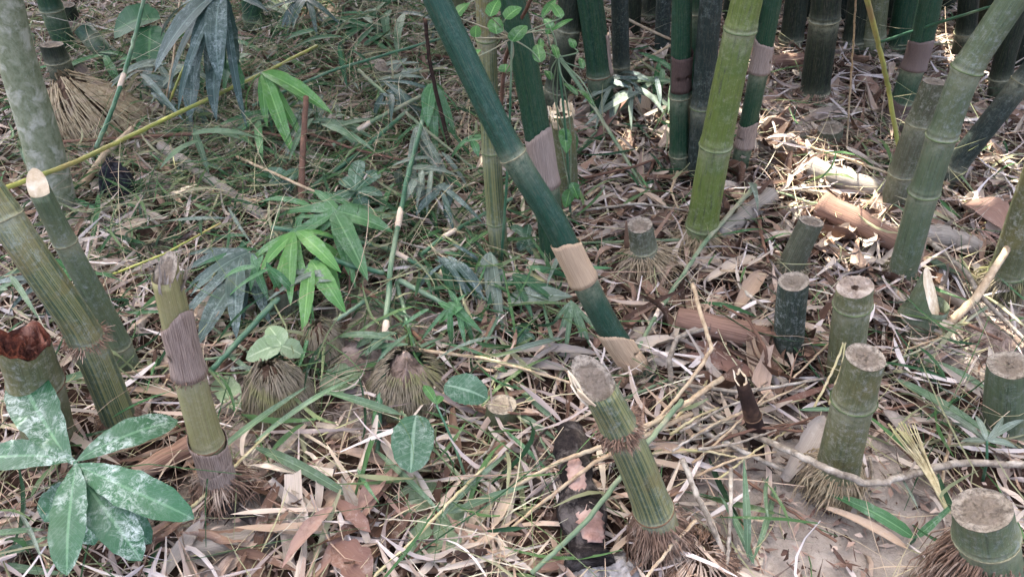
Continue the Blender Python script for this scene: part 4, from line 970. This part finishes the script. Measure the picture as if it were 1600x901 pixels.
spray('small vine seedling with round leaves left of the leaning culm', (820, 400), (822, 372, .06), [(800, 352, .06, 20), (826, 350, .07, 18), (842, 372, .05, 22), (812, 392, .04, 24), (832, 398, .04, 22), (806, 372, .05, 20)], M['leaf_round'], 20, kind='round', name='seedling', group='small broad leaved seedlings')
spray('tiny round leaved weeds below the grey dusty leaf', (820, 530), (818, 520, .04), [(800, 512, .04, 16), (828, 508, .04, 16), (836, 530, .03, 16), (806, 538, .03, 18), (822, 545, .02, 18)], M['leaf_round'], 16, kind='round', name='seedling', group='small broad leaved seedlings')
spray('sprout with two bright little leaves above the round green leaf', (736, 770), (682, 632, .12), [(662, 602, .13, 20), (690, 618, .12, 18)], M['leaf_vine'], 20, kind='ellip', name='seedling', group='small broad leaved seedlings')
spray('pair of pale dusty leaves on top of the bristly root ball', (440, 560), (440, 540, .1), [(384, 560, .07, 60), (474, 556, .08, 46), (420, 510, .1, 46)], M['leaf_pale'], 50, kind='heart', group='pale leaves')
spray('dark heart shaped leaves at the top left in shade', (232, 130), (236, 40, .14), [(178, 50, .12, 92, (250, 30, .16)), (232, 110, .08, 70, (238, 40, .15))], M['leaf_heart'], 80, kind='round', name='seedling', group='small broad leaved seedlings')
spray('leafy vine with bright green leaves at the top beside the leaning culm', (782, 430), (800, 60, .64), [(770, 28, .68, 34), (822, 40, .66, 34), (790, 100, .58, 30), (838, 70, .62, 28), (752, 78, .6, 28), (815, 12, .7, 34), (778, 0, .72, 30), (850, 30, .66, 22), (745, 40, .66, 24), (735, 5, .7, 26), (860, 5, .7, 22)], M['leaf_vine'], 30, kind='heart', name='vine', group='vines')
spray('feathery green vine tangled over the splintered cut culm', (892, 350), (872, 90, .5), [(860, 40, .56, 16), (890, 60, .52, 18), (880, 130, .44, 14), (850, 110, .46, 16), (884, 240, .28, 28, (882, 200, .32)), (904, 312, .14, 26, (892, 285, .18)), (884, 325, .12, 26, (890, 295, .16)), (862, 70, .54, 16), (896, 30, .56, 14), (868, 0, .6, 18), (844, 60, .54, 14), (905, 90, .48, 14), (900, 140, .42, 12)], M['leaf_vine'], 14, name='vine', group='vines')
spray('lit pale green leaves hanging behind the leaning culm', (682, 240), (676, 130, .2), [(668, 200, .12, 28), (690, 190, .12, 24), (700, 230, .06, 22), (660, 170, .14, 20), (712, 215, .08, 16), (684, 250, .04, 22)], M['leaf_mid'], 24, name='bamboo_spray')
spray('dusty grass-like leaf tuft hanging right of the upright stalk', (660, 280), (652, 195, .14), [(632, 300, .06, 16), (650, 305, .05, 14), (690, 290, .05, 20), (712, 320, .03, 16), (672, 260, .08, 14)], M['leaf_blue'], 16)
spray('narrow drooping leaf fan beside the leaning culm foot', (900, 490), (892, 470, .09), [(872, 530, .03, 12), (885, 560, .02, 12), (908, 530, .04, 16), (925, 545, .02, 12), (862, 510, .04, 10), (918, 505, .05, 10), (940, 530, .03, 9)], M['grass_obj'], 12)
spray('narrow grey-green leaf fan sprouting before the right edge stump', (1535, 752), (1542, 688, .1), [(1500, 690, .07, 14), (1522, 648, .1, 14), (1568, 650, .1, 12), (1600, 655, .09, 14), (1590, 700, .08, 16), (1440, 635, .03, 16), (1470, 660, .03, 14)], M['leaf_blue'], 14)
spray('pair of narrow green leaves in front of the squat corner stump', (1420, 850), (1430, 838, .03), [(1290, 772, .05, 34), (1480, 800, .07, 16), (1500, 775, .08, 12)], M['leaf_mid'], 20)
spray('dark drooping blades under the small green cane middle right', (780, 400), (765, 395, .1), [(762, 480, .04, 16), (778, 500, .03, 16), (790, 520, .02, 20), (750, 470, .03, 14), (800, 470, .03, 16), (740, 440, .05, 14)], M['leaf_blue'], 16)


def lie(yaw):
    return 'crosswise' if abs(math.cos(yaw)) > .707 else 'lengthwise'
def rel(px, py, lx, ly):
    dx, dy = px - lx, py - ly
    near = 'close' if math.hypot(dx, dy) < 55 else 'well'
    if abs(dx) > abs(dy): return f"{near} {'right' if dx > 0 else 'left'} of"
    return f"{near} in front of" if dy > 0 else f"{near} behind"
LM = [(95, 300, 'the pale trunk'), (170, 190, 'the root brush'), (60, 620, 'the rotten red stump'), (310, 660, 'the broken yellow culm'), (440, 600, 'the bristly root ball'), (460, 420, 'the bright bamboo leaves'), (330, 60, 'the hanging dusty leaves'), (600, 560, 'the upright green stalk'),
      (480, 850, 'the brown pile at the bottom'), (645, 690, 'the veined round leaf'), (930, 480, 'the long leaning culm'), (905, 800, 'the burnt log'), (1010, 400, 'the small straw-rooted stump'), (1110, 360, 'the lime culm'), (960, 180, 'the torn sheath culm'), (1130, 520, 'the brown fallen log'),
      (1275, 150, 'the stubby root culm'), (1320, 280, 'the sunlit log'), (1235, 500, 'the grey-black stump'), (1330, 700, 'the tall olive stump'), (1450, 470, 'the low broad stump'), (1540, 800, 'the squat corner stump'), (1410, 160, 'the two-sheath dark culm'), (1570, 400, 'the right edge olive culm'), (1160, 790, 'the brown root ball'), (640, 120, 'the dark bristly stump'), (560, 290, 'the dark seedling')]
def near_lm(px, py, used=set()):
    for lx, ly, ln in sorted(LM, key=lambda q: (q[0] - px) ** 2 + (q[1] - py) ** 2):
        for fmt in ('{}', 'second {}', 'third {}'):
            lab = fmt.format(f'{rel(px, py, lx, ly)} {ln}')
            if lab not in used:
                used.add(lab); return lab
for i in range(44):
    zx, zy, zr = [(340, 210, 120), (520, 130, 120), (620, 330, 110), (250, 90, 80), (700, 470, 80), (440, 60, 90), (590, 60, 80), (430, 400, 90), (700, 250, 50), (60, 420, 60), (1010, 130, 60)][i % 11]
    x, y = zx + rng.normal(0, zr * .7), zy + rng.normal(0, zr * .45)
    y = min(max(y, 5), 880); hz = rng.uniform(.06, .17)
    mk = ('leaf_mid', 'leaf_dark', 'grass_obj', 'leaf_blue', 'leaf_heart')[i % 5]
    cw = ('green', 'dark bluish', 'soft green', 'dusty', 'deep green')[i % 5]
    a0_ = rng.uniform(0, 6.28); lv = []
    for q in range(int(rng.integers(5, 9))):
        a = a0_ + rng.normal(0, .9); L_ = rng.uniform(45, 110)
        lv.append((x + L_ * math.cos(a), y + L_ * abs(math.sin(a)) * .7, max(.02, hz - rng.uniform(.02, .1)), rng.uniform(9, 19), (x + rng.normal(0, 14), y + rng.normal(0, 10), hz)))
    spray(f'{cw} leaf spray {near_lm(x, y)}', (x, y + 20), (x, y, hz), lv, M[mk], 14, group='low bamboo sprays in the litter', arch=.1, stemw=3)
for i in range(12):
    a = rng.uniform(-.9, .25); L_ = rng.uniform(80, 190); x, y = 1010 + rng.uniform(-30, 120), 690 + rng.uniform(-70, 60)
    stick('twig', 'pale dry twig fanning out ' + near_lm(x, y), [(x, y, rng.uniform(.04, .1)), (x + L_ * .5 * math.cos(a), y + L_ * .5 * math.sin(a) + rng.normal(0, 5), .08), (x + L_ * math.cos(a), y + L_ * math.sin(a), rng.uniform(.03, .1))], rng.uniform(4, 7), 3, K[('stick_tan', 'stick_grey', 'stick_straw')[i % 3]], 'twig', group='pale twigs fanning from the splintered stump', seed=i, seg=6)

SL = 'single fallen leaves'
def single(name, label, b, t, wpx, mat, cat='leaf', group=SL, **kw):
    B_, T_ = Gg(*b), Gg(*t)
    v, f, c = leaf_grid(B_, T_, px2m(wpx, (B_ + T_) / 2), **kw)
    return MB().add(v, f, c).thing(name, mat, label, cat, B_, group)
single('green_leaf', 'grey dusty pointed leaf lying left of the leaning culm', (895, 462, .07), (792, 470, .06), 34, M['leaf_blue'], kind='ellip')
single('green_leaf', 'round dark green veined leaf below the middle', (652, 648, .12), (640, 738, .10), 66, M['leaf_round'], kind='round', arch=.05, ns=16)
single('green_leaf', 'rounded dusty green leaf above right of the veined round leaf', (694, 602, .12), (762, 622, .11), 52, M['leaf_round'], kind='round', arch=.06, ns=16)
for lab, b, t, w_ in (('pale dusty leaf lying under the veined round leaf', (600, 740, .02), (668, 712, .02), 50), ('pale green leaf on the floor below the veined round leaf', (610, 800, .02), (690, 762, .02), 54), ('pale green leaf nearest the bottom edge middle', (640, 872, .02), (720, 800, .02), 60),
                      ('dusty pale leaf right of the long straw stalk', (668, 850, .02), (740, 795, .02), 56), ('pale greenish leaf right of the bristly root ball', (500, 610, .02), (565, 580, .02), 50), ('grey pale leaf at the bottom near the splintered stump', (690, 880, .02), (762, 848, .02), 54), ('pale leaf piece left of the broken culm foot', (376, 640, .02), (340, 590, .02), 40)):
    single('pale_leaf', lab, b, t, w_, M['leaf_pale'], kind='round', arch=.04, wav=.08)
for lab, b, t, w_ in (('big curled brown leaf lying at the upper right', (1500, 320, .04), (1568, 358, .05), 66), ('broad brown leaf in the bottom pile of brown leaves', (520, 850, .04), (580, 905, .04), 60), ('long brown leaf strip slanting through the bottom brown pile', (442, 888, .05), (520, 790, .07), 26),
                      ('wide brown leaf beside the yellow straw stalk', (560, 800, .05), (600, 740, .06), 34), ('dark brown strip right in the bottom brown pile', (520, 782, .05), (580, 830, .05), 28), ('brown leaf below the burnt log end', (845, 890, .03), (880, 870, .03), 30)):
    single('dry_leaf', lab, b, t, w_, M['dryobj_brown'], kind='ellip', arch=.12, curl=.9, wav=.08)
for lab, b, t, w_, mk in (('wide tan sheath lying by the brown log', (1150, 480, .04), (1195, 425, .05), 34, 'dryobj_tan'), ('pale curled sheath below the lime culm roots', (1105, 440, .03), (1180, 400, .04), 24, 'dryobj_tan'), ('long grey sheath strip left of the leaning culm foot', (790, 552, .03), (935, 552, .04), 22, 'dryobj_grey'),
                          ('grey flat sheath strip behind the splintered stump head', (760, 570, .03), (890, 580, .03), 24, 'dryobj_grey'), ('broad grey curled sheath left of the tall olive stump', (1222, 748, .03), (1290, 650, .05), 40, 'dryobj_grey'), ('tan leaf strip before the long green leaf at bottom right', (1290, 795, .04), (1420, 856, .03), 20, 'dryobj_tan'),
                          ('brown sheath behind the torn sheath culm', (930, 220, .03), (988, 145, .12), 20, 'dryobj_brown'), ('upright tan sheath tip near the thin blue-black culm', (1008, 190, .02), (996, 135, .1), 30, 'dryobj_tan'), ('pinkish sheath pieces below the brown log', (1060, 560, .03), (1180, 590, .03), 40, 'dryobj_brown'),
                          ('pale sheath strip right of the tall olive stump', (1420, 690, .03), (1380, 640, .04), 30, 'dryobj_grey'), ('dark red sheath left of the brown log', (1070, 540, .04), (1150, 560, .03), 30, 'dryobj_brown'), ('brown husk below the fallen pale cane end', (240, 280, .02), (200, 238, .06), 18, 'dryobj_brown'),
                          ('tan dry sheath beside the bristly stump', (170, 386, .04), (230, 342, .06), 26, 'dryobj_tan'), ('orange leaf lit at the top left centre', (470, 45, .02), (505, 55, .04), 26, 'dryobj_red'), ('bright pale leaf lit at the top left centre', (488, 42, .02), (522, 24, .03), 30, 'dryobj_tan'),
                          ('sunlit tan sheath by the tilted mossy stump', (1280, 385, .04), (1340, 350, .05), 26, 'dryobj_tan'), ('brown plank-like sheath at the upper right in shade', (1330, 120, .03), (1375, 155, .04), 26, 'dryobj_brown'), ('pale husk standing in the middle bottom litter', (548, 750, .05), (560, 800, .03), 30, 'dryobj_tan')):
    single('dry_sheath', lab, b, t, w_, M[mk], 'sheath', 'fallen dry sheaths', kind='sheath', arch=.06, curl=1.2, wav=.06)
for lab, b, t, w_ in (('long green blade crossing low in the bottom left', (395, 700, .05), (575, 790, .03), 18), ('pale green blade crossing the broken culm foot litter', (330, 720, .1), (480, 600, .09), 11), ('parallel pale green blade above the first one', (395, 690, .1), (560, 590, .09), 9),
                      ('long blade touching the straw stalk at bottom', (700, 800, .04), (830, 760, .06), 12), ('green blade right of the straw stalk bottom', (690, 812, .05), (800, 700, .06), 10), ('pale blade at the bottom left edge', (-20, 880, .04), (80, 835, .05), 16),
                      ('green blade lying along the bottom left corner', (-20, 884, .02), (110, 894, .03), 13), ('grey-green blade crossing the veined round leaf base', (590, 700, .04), (700, 820, .05), 9), ('green blade bundle left of the splintered stump', (800, 600, .03), (872, 660, .03), 14), ('second green blade left of the splintered stump', (795, 640, .02), (870, 690, .03), 12),
                      ('upright pale green blade right of the brown root ball', (1165, 870, .03), (1165, 715, .12), 12), ('green blade slanting right of the brown root ball', (1180, 880, .02), (1120, 770, .06), 12), ('grey-green blade right of the bent pale stalk', (1215, 760, .02), (1170, 880, .05), 10),
                      ('long green blade behind the right edge stump', (1400, 590, .04), (1560, 690, .06), 16), ('dark green blade by the low broad stump', (1440, 560, .04), (1560, 620, .05), 12), ('green folded leaf behind the bent culm foot', (1450, 408, .04), (1520, 430, .03), 30), ('green blade lying before the low broad stump', (1325, 452, .05), (1318, 540, .03), 18)):
    single('grass_leaf', lab, b, t, w_, M['grass_obj'], 'leaf', 'fallen green blades', kind='lance', arch=.05, fold=.3, twist=.4)

# ------------------------------------------------------------------ leaf litter: one mass plus the leaves one can pick out
def batch(name, pos, yaw, pitch, roll, Ln, Wd, bend, curl, twist, rnd, mat, ns=6, kind='lance', label='', kindtag='stuff'):
    n = len(pos)
    s = np.linspace(.0, 1, ns + 1); t = np.array([-1.0, 0, 1.0])
    w_ = np.clip(prof(kind, np.clip(s, .02, .98)), .08, 1)
    X = (s - .5)[None, :, None] * Ln[:, None, None] * np.ones((1, 1, 3))
    hw = Wd[:, None, None] / 2 * w_[None, :, None]
    Yl = t[None, None, :] * hw
    Zl = np.abs(t)[None, None, :] * hw * curl[:, None, None]
    tw = twist[:, None, None] * (s - .5)[None, :, None]
    Y2 = Yl * np.cos(tw) - Zl * np.sin(tw); Z2 = Yl * np.sin(tw) + Zl * np.cos(tw)
    Z2 = Z2 - bend[:, None, None] * Ln[:, None, None] * ((s - .5) ** 2)[None, :, None]
    Y2 = Y2 + (np.sin(rnd * 91) * .25 * Ln)[:, None, None] * ((s - .5) ** 2)[None, :, None]
    cr, sr = np.cos(roll)[:, None, None], np.sin(roll)[:, None, None]
    Y3, Z3 = Y2 * cr - Z2 * sr, Y2 * sr + Z2 * cr
    cp, sp = np.cos(pitch)[:, None, None], np.sin(pitch)[:, None, None]
    X4, Z4 = X * cp - Z3 * sp, X * sp + Z3 * cp
    cy, sy = np.cos(yaw)[:, None, None], np.sin(yaw)[:, None, None]
    V = np.stack([X4 * cy - Y3 * sy + pos[:, 0, None, None], X4 * sy + Y3 * cy + pos[:, 1, None, None], Z4 + pos[:, 2, None, None]], -1)
    V = V + rng.normal(0, 1, V.shape) * (Wd * .06)[:, None, None, None]
    C = np.stack(np.broadcast_arrays(s[None, :, None], t[None, None, :], rnd[:, None, None]), -1)
    m_ = (ns + 1) * 3
    q = np.array([[i * 3 + j, i * 3 + j + 1, (i + 1) * 3 + j + 1, (i + 1) * 3 + j] for i in range(ns) for j in range(2)])
    F = (np.arange(n)[:, None, None] * m_ + q[None]).reshape(-1, 4)
    o = bpy.data.objects.new(name, big_mesh(name, V.reshape(-1, 3), F, C.reshape(-1, 3), mat))
    COL.objects.link(o)
    o['kind'] = kindtag
    o['label'] = label
    return o
GREEN = [(600, 400, 210, 1.0), (350, 250, 220, 1.0), (720, 480, 130, 1.0), (500, 140, 220, 1.0), (760, 780, 110, .4), (1450, 640, 80, .4), (1160, 800, 50, .45), (40, 840, 90, .35), (450, 690, 80, .3), (860, 560, 70, .35), (1000, 260, 90, .25), (1380, 330, 60, .25), (240, 560, 90, .4), (620, 250, 150, .8)]
def scatter(n, x0=-3.0, x1=3.0, y0=.25, y1=4.2):
    P = np.stack([rng.uniform(x0, x1, n), rng.uniform(y0, y1, n), np.zeros(n)], -1)
    wlim = .95 + P[:, 1] * .72                    # cone of what could be seen, with a margin
    return P[np.abs(P[:, 0]) < wlim]
def lay(P, lo, hi, power=1.6):
    P[:, 2] = hgt(P[:, 0], P[:, 1]) + lo + (hi - lo) * rng.uniform(0, 1, len(P)) ** power
    return P
BROWN = [(500, 830, 150, 1), (1250, 150, 260, 1), (1080, 260, 240, 1), (1450, 330, 160, .9), (1140, 560, 110, .8), (480, 60, 120, .8), (130, 260, 110, .6), (1040, 440, 120, .7), (700, 880, 100, .6)]
U = rng.uniform
# dry leaves, narrow ones everywhere, broad ones where the brown drifts lie
P = scatter(20000); P = P[U(0, 1, len(P)) > field(P, BARE) * 1.1]; P = lay(P, .002, .05, 1.2); n = len(P); f = field(P, BROWN)
batch('leaf_litter', P, U(0, 6.28, n), rng.normal(0, .16, n), rng.normal(0, .5, n), U(.05, .19, n), U(.004, .013, n) + f * U(0, .014, n), rng.normal(.3, 1.1, n), rng.normal(.2, .8, n), rng.normal(0, 1.7, n), U(0, 1, n) * (1 - .3 * f), M['dry'], label='jumbled dry bamboo leaves carpeting the ground')
P = scatter(9000); f = field(P, BROWN); P = P[U(0, 1, len(P)) < .12 + f * .9]; P = P[U(0, 1, len(P)) > field(P, BARE) * 1.1]; P = lay(P, .004, .04); n = len(P)
batch('sheath_litter', P, U(0, 6.28, n), rng.normal(0, .16, n), rng.normal(0, .45, n), U(.05, .16, n), U(.016, .046, n), rng.normal(.5, 1.0, n), rng.normal(.4, .8, n), rng.normal(0, 1.1, n), U(0, .75, n), M['dry'], kind='sheath', label='broken dry sheath pieces mixed into the leaf litter')
P = scatter(11000); P = P[U(0, 1, len(P)) > field(P, BARE) * .95]; P = lay(P, .004, .06, 1.2); n = len(P)
batch('grey_leaf_litter', P, U(0, 6.28, n), rng.normal(0, .18, n), rng.normal(0, .5, n), U(.06, .22, n), U(.003, .011, n), rng.normal(.2, .6, n), rng.normal(.2, .45, n), rng.normal(0, 1.4, n), U(0, 1, n), M['dry_grey'], label='narrow grey dry leaves mixed into the litter')
P = scatter(64000); P = lay(P, -.002, .03, 1.2); n = len(P)
batch('litter_crumbs', P, U(0, 6.28, n), rng.normal(0, .3, n), rng.normal(0, .6, n), U(.008, .04, n), U(.002, .01, n), rng.normal(.2, .5, n), rng.normal(.2, .5, n), rng.normal(0, 1, n), U(0, 1, n), M['debris'], ns=2, label='small crumbs of leaves and bark over the soil')
P = scatter(18000); P = P[U(0, 1, len(P)) > field(P, BARE) * .8]; P = lay(P, .004, .06); n = len(P)
batch('straw_litter', P, U(0, 6.28, n), rng.normal(0, .2, n), rng.normal(0, .5, n), U(.05, .2, n) + .22 * U(0, 1, n) ** 4, U(.001, .0032, n), rng.normal(.1, .6, n), np.full(n, .9), rng.normal(0, .5, n), U(0, 1, n), M['straw_b'], ns=4, kind='strip', label='thin straws and stalks lying in the litter')
# green
P = scatter(46000); P = P[U(0, 1, len(P)) < .03 + field(P, GREEN) * .42]; P = lay(P, .02, .10, 1.1); n = len(P)
batch('green_litter', P, U(0, 6.28, n), rng.normal(0, .26, n), rng.normal(0, .6, n), U(.06, .2, n), U(.003, .011, n), rng.normal(.3, .7, n), rng.normal(.3, .4, n), rng.normal(0, 1.4, n), U(0, 1, n), M['grn'], label='narrow fallen green bamboo leaves over the dry litter')
P = scatter(14000); P = P[U(0, 1, len(P)) < .03 + field(P, GREEN) * .55]; P = lay(P, .02, .1, 1.2); n = len(P)
batch('green_stalk_litter', P, U(0, 6.28, n), rng.normal(0, .24, n), rng.normal(0, .5, n), U(.1, .34, n) + .25 * U(0, 1, n) ** 3, U(.0012, .0038, n), rng.normal(.1, .35, n), np.full(n, .9), rng.normal(0, .4, n), U(.1, .9, n), M['grn'], ns=4, kind='strip', label='thin green stalks strewn over the litter')

TANG = [(350, 200, 170, 1), (520, 140, 170, 1), (620, 340, 150, .9), (250, 120, 120, .7), (700, 200, 90, .8), (860, 120, 60, .8), (760, 800, 110, .5), (450, 420, 140, .6), (1430, 240, 60, .5), (1180, 820, 60, .4), (60, 850, 100, .5), (1450, 620, 90, .5)]
for nm, mk, cnt_, w1_, lab in (('green_tangle', 'grn', 9000, .0026, 'tangle of hair-thin green stems standing over the litter'), ('straw_tangle', 'straw_b', 14000, .0018, 'tangle of hair-thin dry stems standing over the litter')):
    P = scatter(cnt_); P = P[U(0, 1, len(P)) < .02 + field(P, TANG) * .75 - field(P, BARE) * .3 - field(P, [(905, 780, 60, .3), (1262, 815, 120, .3)])]; P = lay(P, .03, .17, 1.4); n = len(P)
    batch(nm, P, U(0, 6.28, n), rng.normal(0, .4, n), rng.normal(0, .5, n), U(.1, .3, n) + .25 * U(0, 1, n) ** 3, U(.0009, w1_, n), rng.normal(.1, .5, n), np.full(n, .9), rng.normal(0, .4, n), U(.1, 1, n), M[mk], ns=5, kind='strip', label=lab)

# individuals
protos = []
for i in range(10):
    kind = 'lance' if i < 6 else 'sheath'
    v, f, c = leaf_grid((-.5, 0, 0), (.5, 0, 0), (.075 if i < 6 else .16) * rng.uniform(.7, 1.4), up=(0, 0, 1), arch=rng.uniform(-.02, .1), fold=rng.uniform(-.3, .4), kind=kind, ns=8, nt=4, twist=rng.normal(0, .8), curl=0 if i < 5 else rng.uniform(.6, 1.6), wav=.07)
    for mk in ('dryobj', 'dryobj_tan', 'dryobj_brown', 'dryobj_grey'):
        protos.append((mk, kind, MB().add(v, f, c).mesh('dry_' + ('leaf' if kind == 'lance' else 'sheath'), M[mk])))
CW = {'dryobj': 'mottled', 'dryobj_tan': 'tan', 'dryobj_brown': 'brown', 'dryobj_grey': 'grey'}
cnt = 0
while cnt < 220:
    px, py = rng.uniform(0, 1600), rng.uniform(0, 901)
    g = Gg(px, py)
    if field(g[None], BARE)[0] > .5 or rng.uniform() > .25 + .75 * (py / 901): continue
    mk, kind, me = protos[rng.integers(len(protos))]
    if (mk in ('dryobj_brown', 'dryobj') or kind == 'sheath') and rng.uniform() > .15 + field(g[None], BROWN)[0]: continue
    lx, ly, ln = min(LM, key=lambda q: (q[0] - px) ** 2 + (q[1] - py) ** 2)
    o = bpy.data.objects.new('dry_leaf' if kind == 'lance' else 'dry_sheath', me)
    COL.objects.link(o)
    o.location = (g[0], g[1], g[2] + rng.uniform(.022, .05))
    o.rotation_euler = (rng.normal(0, .3), rng.normal(0, .16), rng.uniform(0, 6.28))
    sz = rng.uniform(.1, .21) if kind == 'lance' else rng.uniform(.09, .17)
    o.scale = (sz, sz * rng.uniform(.8, 1.3), sz)
    tag(o, f"{'long' if sz > .14 else 'short'} {CW[mk]} dry {'leaf' if kind == 'lance' else 'husk'} lying {lie(o.rotation_euler[2])} {rel(px, py, lx, ly)} {ln}", 'leaf' if kind == 'lance' else 'sheath', f'loose dry pieces near {ln}')
    cnt += 1
gpro = []
for i in range(8):
    v, f, c = leaf_grid((-.5, 0, 0), (.5, 0, 0), .075 * rng.uniform(.7, 1.5), up=(0, 0, 1), arch=rng.uniform(0, .12), fold=rng.uniform(0, .5), ns=9, nt=4, twist=rng.normal(0, .9), wav=.03)
    for mk in ('grass_obj', 'leaf_mid', 'leaf_blue'): gpro.append((mk, MB().add(v, f, c).mesh('green_leaf', M[mk])))
cnt = 0
GW = {'grass_obj': 'soft green', 'leaf_mid': 'fresh green', 'leaf_blue': 'dusty grey-green'}
while cnt < 110:
    px, py = rng.uniform(0, 1600), rng.uniform(0, 901)
    g = Gg(px, py)
    if rng.uniform() > field(g[None], GREEN)[0] + .05: continue
    mk, me = gpro[rng.integers(len(gpro))]
    lx, ly, ln = min(LM, key=lambda q: (q[0] - px) ** 2 + (q[1] - py) ** 2)
    o = bpy.data.objects.new('green_leaf', me); COL.objects.link(o)
    o.location = (g[0], g[1], g[2] + rng.uniform(.04, .085))
    o.rotation_euler = (rng.normal(0, .4), rng.normal(0, .22), rng.uniform(0, 6.28))
    sz = rng.uniform(.12, .24) * (1 - .3 * (py / 901)); o.scale = (sz, sz * .8, sz)
    tag(o, f"{'long' if sz > .18 else 'short'} {GW[mk]} narrow leaf lying {lie(o.rotation_euler[2])} {rel(px, py, lx, ly)} {ln}", 'leaf', f'loose green leaves near {ln}')
    cnt += 1

# ------------------------------------------------------------------ the grove's leaf canopy overhead, with gaps where the sun comes through
SPOTS = [(1320, 280, .10), (1335, 345, .09), (1300, 395, .07), (1500, 120, .12), (1480, 60, .14), (490, 40, .06), (1545, 505, .09), (1205, 110, .05), (1215, 210, .04), (1240, 330, .07), (1560, 330, .09), (1010, 215, .05), (1540, 260, .08), (1390, 250, .06)]
n = 42000
c0 = np.array([0, 2.0, 0]) + SDIR * (5.6 / SDIR[2])
P = np.stack([c0[0] + rng.uniform(-4.2, 4.2, n), c0[1] + rng.uniform(-3.6, 3.6, n), 5.6 + rng.uniform(-.7, .7, n)], -1)
gp = P - SDIR[None] * (P[:, 2:3] / SDIR[2])
keep = np.ones(n, bool)
for x, y, r in SPOTS:
    q = G(x, y, .03)
    keep &= np.hypot(gp[:, 0] - q[0], gp[:, 1] - q[1]) > r * .7 + .13
P = P[keep]; n = len(P)
batch('bamboo_canopy', P, rng.uniform(0, 6.28, n), rng.normal(0, .4, n), rng.normal(0, .4, n), rng.uniform(.16, .3, n), rng.uniform(.025, .045, n), rng.normal(.3, .3, n), rng.normal(.1, .2, n), rng.normal(0, .3, n), rng.uniform(0, 1, n), M['canopy'], ns=4, label='bamboo leaf canopy high over the grove')

# unseen leaf mass above the frame, added to shade the back of the place
n = 27000
P = np.stack([rng.uniform(-3.4, 3.8, n), rng.uniform(1.7, 5.2, n), rng.uniform(1.25, 2.7, n)], -1)
P = P[P[:, 2] > 1.34 + .0 * P[:, 1] + rng.uniform(0, .1, len(P))]
dens = np.clip((P[:, 1] - np.where(P[:, 0] > .2, 1.75, 2.7)) / .9, 0, 1)
dens = dens * np.where(P[:, 0] < -.6, .75, 1.0)
P = P[rng.uniform(0, 1, len(P)) < dens]
gp = P - SDIR[None] * (P[:, 2:3] / SDIR[2]); keep = np.ones(len(P), bool)
for x, y, r in SPOTS:
    q = G(x, y, .03); keep &= np.hypot(gp[:, 0] - q[0], gp[:, 1] - q[1]) > r * .7 + .1
P = P[keep]; n = len(P)
batch('added_shade_foliage', P, rng.uniform(0, 6.28, n), rng.normal(0, .5, n), rng.normal(0, .5, n), rng.uniform(.14, .26, n), rng.uniform(.022, .04, n), rng.normal(.3, .3, n), rng.normal(.1, .2, n), rng.normal(0, .3, n), rng.uniform(0, 1, n), M['canopy'], ns=4, label='added unseen foliage shading the back culms')
